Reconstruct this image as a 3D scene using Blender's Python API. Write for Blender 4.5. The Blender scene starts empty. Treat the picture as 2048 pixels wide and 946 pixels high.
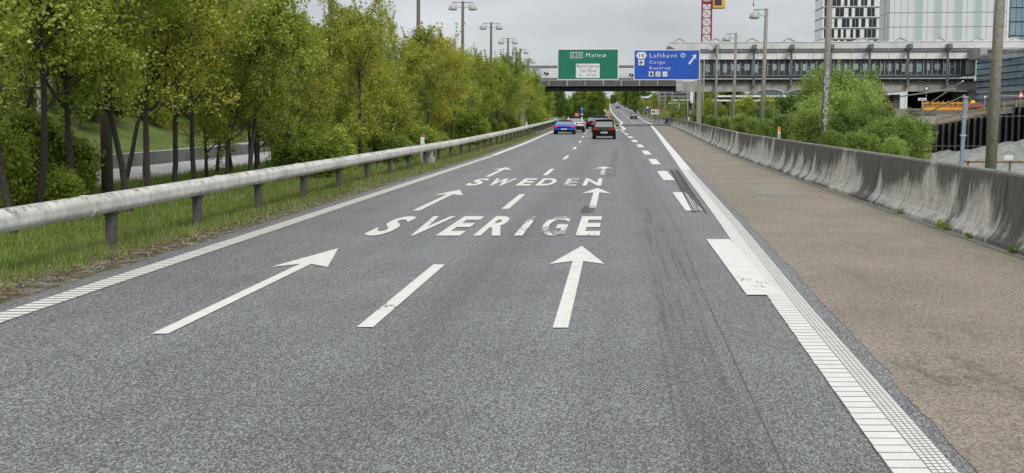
import bpy, bmesh, math, random
import numpy as np
from mathutils import Vector, Matrix
S = bpy.context.scene
COL = S.collection
R = math.radians

# ------------------------------------------------------------------ camera
F = 2534.0                       # focal length in pixels of a 2048 px wide picture
EYE = Vector((0, 0, 2.0))
PITCH, YAW = R(5.478), R(4.69)
cam = bpy.data.cameras.new('camera'); cam_o = bpy.data.objects.new('camera', cam); COL.objects.link(cam_o)
cam.sensor_width = 36; cam.lens = F/2048*36; cam.clip_start = .1; cam.clip_end = 9000
cam_o.location = EYE; cam_o.rotation_euler = (math.pi/2-PITCH, 0, YAW)
S.camera = cam_o
S.render.resolution_x = 1024; S.render.resolution_y = 473

# ------------------------------------------------------------------ sky and sun (overcast)
SUN_EL, SUN_ROT = R(40), R(155)
w = bpy.data.worlds.new('World'); S.world = w; w.use_nodes = True
nt = w.node_tree; nt.nodes.clear()
def N(t, typ, **k):
    n = t.nodes.new(typ)
    for a, b in k.items(): setattr(n, a, b)
    return n
out = N(nt, 'ShaderNodeOutputWorld')
sky = N(nt, 'ShaderNodeTexSky', sky_type='NISHITA', sun_disc=False, sun_elevation=SUN_EL, sun_rotation=SUN_ROT)
bgs = N(nt, 'ShaderNodeBackground'); bgs.inputs[1].default_value = .05
nt.links.new(sky.outputs[0], bgs.inputs[0])
tc = N(nt, 'ShaderNodeTexCoord')
sep = N(nt, 'ShaderNodeSeparateXYZ'); nt.links.new(tc.outputs['Generated'], sep.inputs[0])
rp = N(nt, 'ShaderNodeValToRGB'); nt.links.new(sep.outputs[2], rp.inputs[0])
e = rp.color_ramp.elements
e[0].position = 0.0; e[0].color = (.565, .60, .635, 1)
e[1].position = .9; e[1].color = (.95, .96, .97, 1)
m_ = rp.color_ramp.elements.new(.14); m_.color = (.555, .57, .585, 1)
mp = N(nt, 'ShaderNodeMapping'); mp.inputs['Scale'].default_value = (1, 1, 3.2)
nt.links.new(tc.outputs['Generated'], mp.inputs[0])
ns = N(nt, 'ShaderNodeTexNoise'); ns.inputs['Scale'].default_value = 4.2; ns.inputs['Detail'].default_value = 6; ns.inputs['Roughness'].default_value = .55
nt.links.new(mp.outputs[0], ns.inputs[0])
mr = N(nt, 'ShaderNodeMapRange'); mr.inputs[1].default_value = .3; mr.inputs[2].default_value = .7; mr.inputs[3].default_value = .74; mr.inputs[4].default_value = 1.15
nt.links.new(ns.outputs[0], mr.inputs[0])
mx = N(nt, 'ShaderNodeVectorMath', operation='SCALE'); nt.links.new(rp.outputs[0], mx.inputs[0]); nt.links.new(mr.outputs[0], mx.inputs['Scale'])
bgc = N(nt, 'ShaderNodeBackground'); bgc.inputs[1].default_value = .95
nt.links.new(mx.outputs[0], bgc.inputs[0])
ad = N(nt, 'ShaderNodeMixShader'); ad.inputs[0].default_value = .9
nt.links.new(bgs.outputs[0], ad.inputs[1]); nt.links.new(bgc.outputs[0], ad.inputs[2]); nt.links.new(ad.outputs[0], out.inputs[0])
sl = bpy.data.lights.new('sun', 'SUN'); sl.energy = 1.45; sl.angle = R(20); sl.color = (1, .97, .92)
so = bpy.data.objects.new('sun', sl); COL.objects.link(so); so.rotation_euler = (math.pi/2-SUN_EL, 0, R(25)); so.location = (0, 0, 60)
S.view_settings.view_transform = 'Standard'; S.view_settings.look = 'None'; S.view_settings.exposure = .36; S.view_settings.gamma = 1

# ------------------------------------------------------------------ helpers
cy, sy, cp, sp = math.cos(YAW), math.sin(YAW), math.cos(PITCH), math.sin(PITCH)
FWD = Vector((-sy*cp, cy*cp, -sp)); RT = Vector((cy, sy, 0)); UP = Vector((-sy*sp, cy*sp, cp))
def P(px, py, d):
    "measured point of the survey photograph (2048 x 946) at distance d along the road"
    r = FWD + RT*((px-1024)/F) + UP*((473-py)/F)
    return EYE + r*(d/r.y)
KD = [-50, 0, 60, 80, 95, 120, 150, 190, 250, 380, 1000, 6000]
KZ = [0, 0, 0, .07, .14, .26, .35, .42, .5, .5, .6, .6]
def gz(y): return float(np.interp(y, KD, KZ))
RD = [180, 190, 215, 290, 350, 430, 500, 580, 680, 800, 900]
RZ = [.40, .42, .48, .56, .757, 1.83, 3.18, 4.98, 6.83, 8.95, 9.4]
def rz(y): return float(np.interp(y, RD, RZ))

# the survey measured distances along the line of sight; these two turn them into distances along the road and back
def YT(x, y): return 1.0115*y-.18+.081*x
def AY(x, y): return (y+.18-.081*x)/1.0115

def tag(o, label=None, cat=None, group=None, kind=None):
    for k, v in (('label', label), ('category', cat), ('group', group), ('kind', kind)):
        if v: o[k] = v
    return o
def empty(name, loc=(0, 0, 0), rz_=0, label=None, cat=None, group=None, lean=0):
    o = bpy.data.objects.new(name, None); COL.objects.link(o); o.location = loc; o.rotation_euler = (0, lean, rz_); o.empty_display_size = .2
    return tag(o, label, cat, group)
def copy_tree(o, parent=None):
    c = o.copy(); COL.objects.link(c); c.parent = parent
    for ch in o.children: copy_tree(ch, c)
    return c

class MB:
    def __init__(s): s.v = []; s.f = []; s.uv = None
    def add(s, vs, fs):
        b = len(s.v); s.v += [tuple(v) for v in vs]; s.f += [tuple(i+b for i in f) for f in fs]; return s
    def box(s, x0, x1, y0, y1, z0, z1):
        return s.add([(x0, y0, z0), (x1, y0, z0), (x1, y1, z0), (x0, y1, z0), (x0, y0, z1), (x1, y0, z1), (x1, y1, z1), (x0, y1, z1)],
                     [(0, 3, 2, 1), (4, 5, 6, 7), (0, 1, 5, 4), (1, 2, 6, 5), (2, 3, 7, 6), (3, 0, 4, 7)])
    def hexa(s, p): return s.add(p, [(0, 3, 2, 1), (4, 5, 6, 7), (0, 1, 5, 4), (1, 2, 6, 5), (2, 3, 7, 6), (3, 0, 4, 7)])
    def quad(s, a, b, c, d): return s.add([a, b, c, d], [(0, 1, 2, 3)])
    def bar(s, a, b, w, h=None):
        a, b = Vector(a), Vector(b); h = h or w; d = (b-a).normalized()
        u = d.cross(Vector((0, 0, 1)));
        if u.length < .01: u = Vector((1, 0, 0))
        u.normalize(); v = u.cross(d).normalized(); u *= w/2; v *= h/2
        return s.hexa([a-u-v, a+u-v, b+u-v, b-u-v, a-u+v, a+u+v, b+u+v, b-u+v])
    def tube(s, pts, rs, n=8, caps=True):
        pts = [Vector(p) for p in pts]
        if not hasattr(rs, '__len__'): rs = [rs]*len(pts)
        b = len(s.v)
        for i, p in enumerate(pts):
            d = (pts[min(i+1, len(pts)-1)]-pts[max(i-1, 0)]).normalized()
            if i == 0:
                u = d.cross(Vector((0, 0, 1)))
                if u.length < .3: u = d.cross(Vector((0, 1, 0)))
            else: u = u-d*u.dot(d)
            u.normalize(); v = d.cross(u)
            for k in range(n):
                a = 2*math.pi*k/n; s.v.append(tuple(p+(u*math.cos(a)+v*math.sin(a))*rs[i]))
        for i in range(len(pts)-1):
            for k in range(n):
                s.f.append((b+i*n+k, b+i*n+(k+1) % n, b+(i+1)*n+(k+1) % n, b+(i+1)*n+k))
        if caps:
            s.f.append(tuple(b+k for k in range(n))[::-1]); s.f.append(tuple(b+(len(pts)-1)*n+k for k in range(n)))
        return s
    def lathe(s, prof, c=(0, 0, 0), n=20):
        b = len(s.v)
        for r, z in prof:
            for k in range(n):
                a = 2*math.pi*k/n; s.v.append((c[0]+r*math.cos(a), c[1]+r*math.sin(a), c[2]+z))
        for i in range(len(prof)-1):
            for k in range(n): s.f.append((b+i*n+k, b+i*n+(k+1) % n, b+(i+1)*n+(k+1) % n, b+(i+1)*n+k))
        return s
    def prism(s, poly, y0, y1):
        "polygon in x,z extruded along y"
        n = len(poly)
        return s.add([(x, y0, z) for x, z in poly]+[(x, y1, z) for x, z in poly],
                     [tuple(range(n)), tuple(range(2*n-1, n-1, -1))]+[(i, i+n, (i+1) % n+n, (i+1) % n) for i in range(n)])
    def build(s, name, mat, parent=None, smooth=False, bevel=0):
        me = bpy.data.meshes.new(name); me.from_pydata(s.v, [], s.f); me.materials.append(mat)
        if smooth: me.polygons.foreach_set('use_smooth', [True]*len(me.polygons))
        me.update()
        o = bpy.data.objects.new(name, me); COL.objects.link(o); o.parent = parent
        if bevel:
            m = o.modifiers.new('b', 'BEVEL'); m.width = bevel; m.segments = 2; m.limit_method = 'ANGLE'
        return o
def fast_mesh(name, V, Fq, mat, k=4):
    me = bpy.data.meshes.new(name)
    n = len(Fq); me.vertices.add(len(V)); me.vertices.foreach_set('co', np.asarray(V, dtype=np.float32).ravel())
    me.loops.add(n*k); me.loops.foreach_set('vertex_index', np.asarray(Fq, dtype=np.int32).ravel())
    me.polygons.add(n); me.polygons.foreach_set('loop_start', np.arange(0, n*k, k, dtype=np.int32)); me.polygons.foreach_set('loop_total', np.full(n, k, dtype=np.int32))
    me.materials.append(mat); me.update(calc_edges=True); return me

# ------------------------------------------------------------------ materials
def newmat(name, rough=.7, col=(.5, .5, .5), metal=0, spec=.5):
    m = bpy.data.materials.new(name); m.use_nodes = True
    b = m.node_tree.nodes['Principled BSDF']
    b.inputs['Base Color'].default_value = (*col, 1); b.inputs['Roughness'].default_value = rough; b.inputs['Metallic'].default_value = metal
    b.inputs['Specular IOR Level'].default_value = spec
    return m, m.node_tree, b
def noise(t, scale, detail=4, vec=None, mscale=None, rough=.55, coord='Object'):
    c = N(t, 'ShaderNodeTexCoord'); n = N(t, 'ShaderNodeTexNoise'); n.inputs['Scale'].default_value = scale; n.inputs['Detail'].default_value = detail; n.inputs['Roughness'].default_value = rough
    src = vec if vec is not None else c.outputs[coord]
    if mscale:
        mm = N(t, 'ShaderNodeMapping'); mm.inputs['Scale'].default_value = mscale; t.links.new(src, mm.inputs[0]); src = mm.outputs[0]
    t.links.new(src, n.inputs[0]); return n.outputs[0]
def ramp(t, src, stops):
    r = N(t, 'ShaderNodeValToRGB'); t.links.new(src, r.inputs[0]); el = r.color_ramp.elements
    while len(el) < len(stops): el.new(.5)
    for x, (p, c) in zip(el, stops):
        x.position = p; x.color = (*(c if hasattr(c, '__len__') else (c, c, c)), 1)
    return r.outputs[0]
def mix(t, fac, a, b, mode='MIX'):
    m = N(t, 'ShaderNodeMix', data_type='RGBA', blend_type=mode)
    for i, x in ((0, fac), (6, a), (7, b)):
        if isinstance(x, bpy.types.NodeSocket): t.links.new(x, m.inputs[i])
        elif i == 0: m.inputs[0].default_value = x
        else: m.inputs[i].default_value = (*x, 1) if hasattr(x, '__len__') else (x, x, x, 1)
    return m.outputs[2]
def bump(t, b, src, strength=.4, dist=.01):
    n = N(t, 'ShaderNodeBump'); n.inputs['Strength'].default_value = strength; n.inputs['Distance'].default_value = dist
    t.links.new(src, n.inputs['Height']); t.links.new(n.outputs[0], b.inputs['Normal'])
def math_(t, op, a, b=None, clamp=False):
    m = N(t, 'ShaderNodeMath', operation=op, use_clamp=clamp)
    for i, x in enumerate((a, b)):
        if x is None: continue
        if isinstance(x, bpy.types.NodeSocket): t.links.new(x, m.inputs[i])
        else: m.inputs[i].default_value = x
    return m.outputs[0]

def simple(name, col, rough=.7, metal=0, var=.12, scale=3, spec=.5, dirt=None, bumpk=0):
    "a plain coloured surface with slight blotches so that it never reads flat"
    m, t, b = newmat(name, rough, col, metal, spec)
    c = ramp(t, noise(t, scale, 6), [(.3, tuple(x*(1-var) for x in col)), (.7, tuple(min(1, x*(1+var)) for x in col))])
    if dirt:
        k = ramp(t, noise(t, scale*1.7, 8, rough=.7), [(.5, 0.), (.72, 1.)]); c = mix(t, k, c, dirt)
    t.links.new(c, b.inputs['Base Color'])
    if bumpk: bump(t, b, noise(t, scale*10, 6), bumpk, .02)
    return m
M = {}
def asphalt(name, tint, lo, hi, tracks=True, brown=False):
    m, t, b = newmat(name, .60, spec=.65)
    g = noise(t, 80, 2, rough=.75, mscale=(1, .42, 1))
    vo = N(t, 'ShaderNodeTexVoronoi'); vo.inputs['Scale'].default_value = 105; tcv = N(t, 'ShaderNodeTexCoord'); mv = N(t, 'ShaderNodeMapping'); mv.inputs['Scale'].default_value = (1, .42, 1); t.links.new(tcv.outputs['Object'], mv.inputs[0]); t.links.new(mv.outputs[0], vo.inputs[0])
    vs = N(t, 'ShaderNodeSeparateColor'); t.links.new(vo.outputs['Color'], vs.inputs[0])
    g2 = math_(t, 'ADD', math_(t, 'MULTIPLY', g, .62), math_(t, 'MULTIPLY', vs.outputs[0], .38))
    c = ramp(t, g2, [(.30, tuple(x*lo*.55 for x in tint)), (.44, tuple(x*lo*1.08 for x in tint)), (.56, tuple(x*hi*.94 for x in tint)), (.70, tuple(min(1, x*hi*1.9) for x in tint))])
    big = ramp(t, noise(t, .55, 5), [(.3, .86), (.7, 1.1)])
    c = mix(t, 1, c, big, 'MULTIPLY')
    if tracks:
        # tyre-polished wheel tracks, darker than the lane middle
        tc_ = N(t, 'ShaderNodeTexCoord'); sx_ = N(t, 'ShaderNodeSeparateXYZ'); t.links.new(tc_.outputs['Object'], sx_.inputs[0])
        xx = math_(t, 'ADD', sx_.outputs[0], math_(t, 'MULTIPLY', noise(t, 1.0, 4, mscale=(.6, .05, 1)), .9))
        xr_ = math_(t, 'DIVIDE', math_(t, 'ADD', xx, 7.5), 12.)
        wt = ramp(t, xr_, [(.0, 1.1), (.19, .98), (.30, 1.1), (.40, .97), (.47, 1.06), (.53, .80), (.60, .97), (.68, .97), (.715, .80), (.78, 1.0)])
        c = mix(t, 1, c, wt, 'MULTIPLY')
        st = ramp(t, noise(t, 1.0, 5, mscale=(1.5, .045, 1)), [(.3, .86), (.68, 1.1)])
        c = mix(t, 1, c, st, 'MULTIPLY')
        st2 = ramp(t, noise(t, 1.0, 7, mscale=(14, .12, 1), rough=.7), [(.35, .93), (.7, 1.05)])
        c = mix(t, 1, c, st2, 'MULTIPLY')
    t.links.new(c, b.inputs['Base Color']); bump(t, b, g, .55, .006)
    return m
M['asphalt'] = asphalt('asphalt', (.955, 1.0, 1.02), .095, .20)
M['overexposed_asphalt'] = asphalt('overexposed_asphalt', (.98, 1.0, 1.0), .24, .42)  # opposite road: its overexposed look is put into a paler colour
# reddish brown surfaced shoulder with a few dark rubber smears
m, t, b = newmat('brown_surface', .85, spec=.3)
vo = N(t, 'ShaderNodeTexVoronoi'); vo.inputs['Scale'].default_value = 70; tcv = N(t, 'ShaderNodeTexCoord'); mv = N(t, 'ShaderNodeMapping'); mv.inputs['Scale'].default_value = (1, .45, 1); t.links.new(tcv.outputs['Object'], mv.inputs[0]); t.links.new(mv.outputs[0], vo.inputs[0])
vs = N(t, 'ShaderNodeSeparateColor'); t.links.new(vo.outputs['Color'], vs.inputs[0])
g = math_(t, 'ADD', math_(t, 'MULTIPLY', noise(t, 62, 3, rough=.75, mscale=(1, .45, 1)), .7), math_(t, 'MULTIPLY', vs.outputs[0], .30))
c = ramp(t, g, [(.30, (.15, .13, .102)), (.5, (.26, .226, .178)), (.70, (.38, .338, .275))])
c = mix(t, 1, c, ramp(t, noise(t, .5, 6), [(.3, .82), (.7, 1.1)]), 'MULTIPLY')
k = ramp(t, noise(t, 1, 6, mscale=(1.1, .28, 1)), [(.62, 0.), (.70, .5)]); c = mix(t, k, c, (.13, .125, .125))
t.links.new(c, b.inputs['Base Color']); bump(t, b, g, .5, .006); M['brown'] = m

def paint(name, wear):
    m, t, b = newmat(name, .6, (.72, .72, .68))
    base = ramp(t, noise(t, 5, 6), [(.3, (.66, .66, .61)), (.7, (.78, .78, .74))])
    wn = noise(t, 1.0, 8, mscale=(16, 3.2, 1), rough=.72)
    wl = noise(t, .75, 2)
    s_ = math_(t, 'ADD', math_(t, 'MULTIPLY', wn, .6), math_(t, 'MULTIPLY', wl, .4))
    k = ramp(t, s_, [(wear, 0.), (wear+.035, 1.)])
    g = ramp(t, noise(t, 78, 3, rough=.7), [(.36, .10), (.62, .28)])
    # tiny voids between the stones
    v = ramp(t, noise(t, 90, 4, rough=.8), [(.66, 0.), (.74, .55)])
    base = mix(t, v, base, g)
    t.links.new(mix(t, k, base, g), b.inputs['Base Color'])
    return m
M['paint'] = paint('marking_paint', .68)
M['paint_scuffed'] = paint('scuffed_marking_paint', .575)
M['paint_worn'] = paint('worn_marking_paint', .50)
M['rubber_mark'] = simple('rubber_mark', (.045, .046, .05), .7, scale=20)
M['seam'] = simple('seam', (.115, .118, .12), .8, scale=30, var=.4)
M['joint'] = simple('joint', (.07, .072, .072), .8)

# weathered concrete barrier: grey-black film washed off in pale vertical streaks
def stained_concrete():
    m, t, b = newmat('stained_concrete', .9, spec=.25)
    uv = N(t, 'ShaderNodeUVMap'); uv.uv_map = 'UVMap'
    sepn = N(t, 'ShaderNodeSeparateXYZ'); t.links.new(uv.outputs[0], sepn.inputs[0])
    nA = noise(t, 1, 5, vec=uv.outputs[0], mscale=(.55, .42, 1), rough=.66)
    nB = noise(t, 1, 8, vec=uv.outputs[0], mscale=(5, 1.1, 1), rough=.74)
    h = ramp(t, sepn.outputs[1], [(0., .42), (.22, 1.), (.5, .80), (.95, .18), (1., .25)])
    s_ = math_(t, 'ADD', math_(t, 'MULTIPLY', nA, .62), math_(t, 'MULTIPLY', nB, .38))
    nC = noise(t, 1, 3, vec=uv.outputs[0], mscale=(.35, .25, 1))
    s2 = math_(t, 'ADD', s_, math_(t, 'MULTIPLY', math_(t, 'SUBTRACT', h, .52), .24)); s2 = math_(t, 'ADD', s2, math_(t, 'MULTIPLY', math_(t, 'SUBTRACT', nC, .49), .62))
    k = ramp(t, s2, [(.49, 0.), (.535, .4), (.60, 1.)])
    dark = ramp(t, nB, [(.3, (.08, .077, .07)), (.7, (.20, .193, .178))])
    pale = ramp(t, noise(t, 1, 8, vec=uv.outputs[0], mscale=(4, 3, 1), rough=.7), [(.3, (.38, .365, .33)), (.7, (.78, .75, .69))])
    c = mix(t, k, dark, pale)
    spots = ramp(t, noise(t, 9, 8, rough=.75), [(.55, 0.), (.66, .7)]); c = mix(t, spots, c, (.09, .088, .08))
    top = ramp(t, sepn.outputs[1], [(.995, 0.), (1., 1.)]); c = mix(t, top, c, ramp(t, noise(t, 2.5, 6), [(.35, (.12, .12, .10)), (.65, (.27, .265, .23))]))
    t.links.new(c, b.inputs['Base Color']); bump(t, b, noise(t, 22, 8, rough=.7), .5, .01)
    return m
M['barrier'] = stained_concrete()
def dirty_white():
    m, t, b = newmat('dirty_white_pipe', .9, spec=.15)
    c = ramp(t, noise(t, 1.0, 6, mscale=(3, 1, 3)), [(.3, (.52, .52, .48)), (.7, (.78, .78, .735))])
    # grime lies on the upper shoulder of the pipe and in scuffs
    g = N(t, 'ShaderNodeNewGeometry'); sz = N(t, 'ShaderNodeSeparateXYZ'); t.links.new(g.outputs['True Normal'], sz.inputs[0])
    upm = ramp(t, sz.outputs[2], [(.45, 0.), (.85, 1.)])
    n2 = noise(t, 4.2, 9, rough=.8)
    k = math_(t, 'ADD', n2, math_(t, 'MULTIPLY', upm, .10))
    k = ramp(t, k, [(.60, 0.), (.67, .8)])
    c = mix(t, k, c, (.13, .13, .11))
    rings = ramp(t, noise(t, 1.0, 7, mscale=(2, 5, 3), rough=.75), [(.45, 1.), (.68, .66)]); c = mix(t, 1, c, rings, 'MULTIPLY')
    t.links.new(c, b.inputs['Base Color']); return m
M['pipe'] = dirty_white()
M['post_steel'] = simple('weathered_steel_post', (.085, .082, .08), .75, scale=14, var=.3)
M['pole_dark'] = simple('dark_weathered_pole', (.135, .12, .10), .85, scale=9, var=.3, bumpk=.3)
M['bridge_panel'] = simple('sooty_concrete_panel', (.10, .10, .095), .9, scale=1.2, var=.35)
M['pole'] = simple('weathered_pole', (.27, .25, .215), .8, scale=9, var=.28, bumpk=.3)
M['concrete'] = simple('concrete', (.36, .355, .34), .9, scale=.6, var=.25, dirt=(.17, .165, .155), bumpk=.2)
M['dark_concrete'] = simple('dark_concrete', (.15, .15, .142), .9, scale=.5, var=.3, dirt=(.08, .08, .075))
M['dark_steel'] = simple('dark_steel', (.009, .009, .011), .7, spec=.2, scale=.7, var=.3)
M['grey_steel'] = simple('grey_steel', (.16, .17, .185), .5, scale=1.5)
M['blue_steel'] = simple('blue_grey_steel', (.10, .125, .155), .5, scale=1.5)
M['galv'] = simple('galvanised', (.42, .44, .45), .5, .3, scale=4, dirt=(.25, .25, .24))
M['white'] = simple('white_sheet', (.78, .79, .79), .5, scale=.4, var=.08, dirt=(.5, .5, .49))
M['lightgrey'] = simple('light_grey_sheet', (.60, .61, .61), .5, scale=.3, var=.1, dirt=(.46, .46, .45))
M['sign_white'] = simple('sign_white', (.72, .73, .73), .45, var=.05)
M['sign_black'] = simple('sign_black', (.02, .02, .022), .5)
M['sign_red'] = simple('sign_red', (.5, .03, .025), .5, var=.05)
M['green'] = simple('sign_green', (.006, .17, .105), .42, scale=1.2, var=.1)
M['blue'] = simple('sign_blue', (.012, .085, .47), .42, scale=1.2, var=.1)
M['sign_back'] = simple('sign_back', (.19, .215, .245), .55, scale=.9, var=.12)
M['orange'] = simple('orange_plastic', (.8, .36, .03), .5)
M['formwork'] = simple('orange_formwork', (.72, .31, .02), .55, scale=2, var=.15)
M['formwork_inner'] = simple('formwork_plywood', (.27, .135, .03), .7, scale=2, var=.2)
M['timber'] = simple('timber', (.50, .36, .21), .75, scale=5, var=.15)
M['rust'] = simple('rusty_steel', (.22, .11, .06), .8, scale=6, var=.3)
M['rock'] = simple('rock', (.30, .315, .29), .9, scale=1.1, var=.3, dirt=(.17, .185, .165), bumpk=1)
M['soil'] = simple('soil', (.17, .15, .12), .95, scale=.6, var=.3, dirt=(.10, .11, .05))
M['red_plastic'] = simple('red_panel', (.55, .05, .04), .5)
M['crane_red'] = simple('crane_red', (.30, .02, .04), .5)
M['yellow'] = simple('machine_yellow', (.72, .40, .03), .5)
M['hivis'] = simple('hi_vis', (.85, .75, .03), .6)
M['skin'] = simple('skin', (.45, .27, .2), .6)
M['bark'] = simple('bark', (.055, .047, .04), .95, scale=18, var=.4, bumpk=.6)
M['car_black'] = simple('black_paint', (.006, .006, .008), .28, spec=.35, var=.05)
M['car_grey'] = simple('dark_grey_paint', (.014, .015, .018), .25, spec=.6, var=.05)
M['car_blue'] = simple('blue_paint', (.01, .14, .62), .25, .2, spec=.6, var=.05)
M['car_white'] = simple('white_paint', (.66, .67, .68), .25, spec=.5, var=.03)
M['car_trim'] = simple('black_trim', (.007, .007, .008), .7, spec=.2)
M['tyre'] = simple('tyre', (.018, .018, .018), .85)
M['rim'] = simple('rim', (.25, .25, .26), .35, .8)
M['plate'] = simple('number_plate', (.7, .7, .7), .5, var=.03)
mm, t, b = newmat('car_glass', .05, (.05, .065, .075), 0, 1.); b.inputs['IOR'].default_value = 2.3; M['car_glass'] = mm
mm, t, b = newmat('tail_lens', .2, (.5, .01, .015)); M['lens'] = mm
mm, t, b = newmat('lit_brake_lens', .2, (.6, .02, .02)); b.inputs['Emission Color'].default_value = (1, .05, .03, 1); b.inputs['Emission Strength'].default_value = .35; M['lens_lit'] = mm
mm, t, b = newmat('blue_facade_glass', .12, (.07, .13, .165), .15, .9)
t.links.new(ramp(t, noise(t, .35, 5), [(.3, (.13, .22, .28)), (.7, (.24, .36, .43))]), b.inputs['Base Color']); M['fglass'] = mm
mm, t, b = newmat('pale_facade_glass', .15, (.42, .52, .55), .1, .7); M['pglass'] = mm
mm, t, b = newmat('dark_window', .12, (.022, .028, .038), 0, .8); M['dwin'] = mm
# platform screens: half see-through tinted glass
mm, t, b = newmat('screen_glass', .08, (.12, .16, .17), 0, .8)
tr = N(t, 'ShaderNodeBsdfTransparent'); tr.inputs[0].default_value = (.82, .88, .88, 1)
ms = N(t, 'ShaderNodeMixShader'); ms.inputs[0].default_value = .28
t.links.new(tr.outputs[0], ms.inputs[1]); t.links.new(b.outputs[0], ms.inputs[2]); t.links.new(ms.outputs[0], t.nodes['Material Output'].inputs[0]); M['sglass'] = mm

def leafmat(name, cols, trans=.35):
    m = bpy.data.materials.new(name); m.use_nodes = True; t = m.node_tree; t.nodes.clear()
    o = N(t, 'ShaderNodeOutputMaterial'); g = N(t, 'ShaderNodeNewGeometry'); oi = N(t, 'ShaderNodeObjectInfo')
    n = noise(t, 1.15, 3)
    f = math_(t, 'ADD', math_(t, 'MULTIPLY', g.outputs['Random Per Island'], .34), math_(t, 'MULTIPLY', n, .55))
    f = math_(t, 'ADD', f, math_(t, 'MULTIPLY', math_(t, 'SUBTRACT', oi.outputs['Random'], .3), .34))
    c = ramp(t, f, [(p, c_) for p, c_ in zip((.2, .4, .6, .82), cols)])
    d = N(t, 'ShaderNodeBsdfDiffuse'); tl = N(t, 'ShaderNodeBsdfTranslucent'); gl = N(t, 'ShaderNodeBsdfGlossy'); gl.inputs['Roughness'].default_value = .45
    gl.inputs[0].default_value = (.6, .65, .6, 1)
    t.links.new(c, d.inputs[0]); t.links.new(mix(t, 1, c, (1.25, 1.3, .6), 'MULTIPLY'), tl.inputs[0])
    a = N(t, 'ShaderNodeMixShader'); a.inputs[0].default_value = trans; t.links.new(d.outputs[0], a.inputs[1]); t.links.new(tl.outputs[0], a.inputs[2])
    a2 = N(t, 'ShaderNodeMixShader'); a2.inputs[0].default_value = .045; t.links.new(a.outputs[0], a2.inputs[1]); t.links.new(gl.outputs[0], a2.inputs[2])
    t.links.new(a2.outputs[0], o.inputs[0]); return m
M['leaf_olive'] = leafmat('olive_bronze_leaves', [(.10, .135, .02), (.25, .295, .045), (.44, .455, .075), (.64, .53, .14)])
M['leaf_green'] = leafmat('fresh_green_leaves', [(.085, .13, .022), (.20, .285, .045), (.34, .43, .07), (.50, .56, .13)])
M['leaf_dark'] = leafmat('dark_green_leaves', [(.05, .10, .02), (.09, .165, .03), (.14, .23, .04), (.21, .31, .06)])
M['leaf_willow'] = leafmat('pale_green_leaves', [(.10, .165, .04), (.20, .29, .07), (.33, .44, .12), (.50, .60, .21)])
M['blade'] = leafmat('grass_blades', [(.09, .15, .03), (.14, .225, .042), (.20, .29, .06), (.34, .36, .13)], .4)

def terrain_mat():
    m, t, b = newmat('ground', .95, spec=.2)
    n = noise(t, .5, 8, rough=.65)
    c = ramp(t, n, [(.3, (.055, .09, .018)), (.5, (.10, .15, .03)), (.62, (.15, .19, .05)), (.75, (.22, .23, .09))])
    n2 = noise(t, 6, 8, rough=.7); c = mix(t, ramp(t, n2, [(.45, 0.), (.7, .6)]), c, (.10, .10, .045))
    t.links.new(c, b.inputs['Base Color']); bump(t, b, n2, .8, .05); return m
M['ground'] = terrain_mat()
def litter_mat():
    m, t, b = newmat('gravelly_verge', .95, spec=.2)
    n = noise(t, 3.2, 9, rough=.72)
    c = ramp(t, n, [(.36, (.07, .10, .025)), (.46, (.15, .135, .08)), (.53, (.32, .295, .24)), (.66, (.50, .48, .42))])
    g = noise(t, 40, 4, rough=.8); c = mix(t, ramp(t, g, [(.4, .7), (.6, 0.)]), c, (.06, .055, .035))
    t.links.new(c, b.inputs['Base Color']); bump(t, b, g, 1, .03); return m
M['litter'] = litter_mat()
# ------------------------------------------------------------------ terrain
def sstep(a, b, x):
    t_ = min(1, max(0, (x-a)/(b-a))); return t_*t_*(3-2*t_)
def ramp_cx(y): return float(np.interp(y, [200, 290, 350, 430, 500, 580, 680, 800], [3.2, 3.4, 4, 3.4, 2.8, 1.2, -1, -3]))
def H(x, y):
    z = gz(y)-.035
    if x > 11 and 40 < y < 99: z -= 1.35*sstep(11, 13.5, x)*sstep(41, 50, y)
    if x < -24: z += sstep(25, 42, -x)*4.2
    if y > 205:
        k = sstep(205, 225, y); dx = abs(x-ramp_cx(y)); z = z*(1-k)+k*(gz(y)+(rz(y)-gz(y))*(1-sstep(7, 26, dx))-.12)
    return z
xs = sorted(set([-4000, -2000, -900, -400, -200, -120, -80, -60, -50]+list(range(-45, 46, 1))+[50, 60, 80, 120, 200, 400, 900, 2000, 4000]))
ys = sorted(set([-60, -20, 0]+list(range(5, 260, 5))+list(range(260, 900, 10))+[1000, 1300, 2000, 3500, 6000]))
V = [(x, y, H(x, y)) for y in ys for x in xs]; nx = len(xs)
tm = MB(); tm.v = V; tm.f = [(j*nx+i, j*nx+i+1, (j+1)*nx+i+1, (j+1)*nx+i) for j in range(len(ys)-1) for i in range(nx-1)]
tag(tm.build('ground', M['ground'], smooth=True), kind='structure')

from mathutils import noise as mnz
def mnoise(q): return mnz.noise(Vector((q, 3.3, 7.7)))
ROWS = sorted(set([-30, -10, 0]+list(range(5, 251, 5))+list(range(260, 1001, 10))))
def strip(name, L, Rr, y0, y1, dz, mat, parent=None, zf=gz, mb=None, rows=ROWS):
    f = (lambda q: (lambda y: float(np.interp(y, q[0], q[1]))) if hasattr(q, '__len__') else (lambda y: q))
    L, Rr = f(L), f(Rr)
    yy = [y0]+[r for r in rows if y0 < r < y1]+[y1]
    own = mb is None; mb = mb or MB(); b_ = len(mb.v)
    for y in yy: mb.v += [(L(y), y, zf(y)+dz), (Rr(y), y, zf(y)+dz)]
    mb.f += [(b_+2*i, b_+2*i+1, b_+2*i+3, b_+2*i+2) for i in range(len(yy)-1)]
    return mb.build(name, mat, parent) if own else mb
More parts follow.
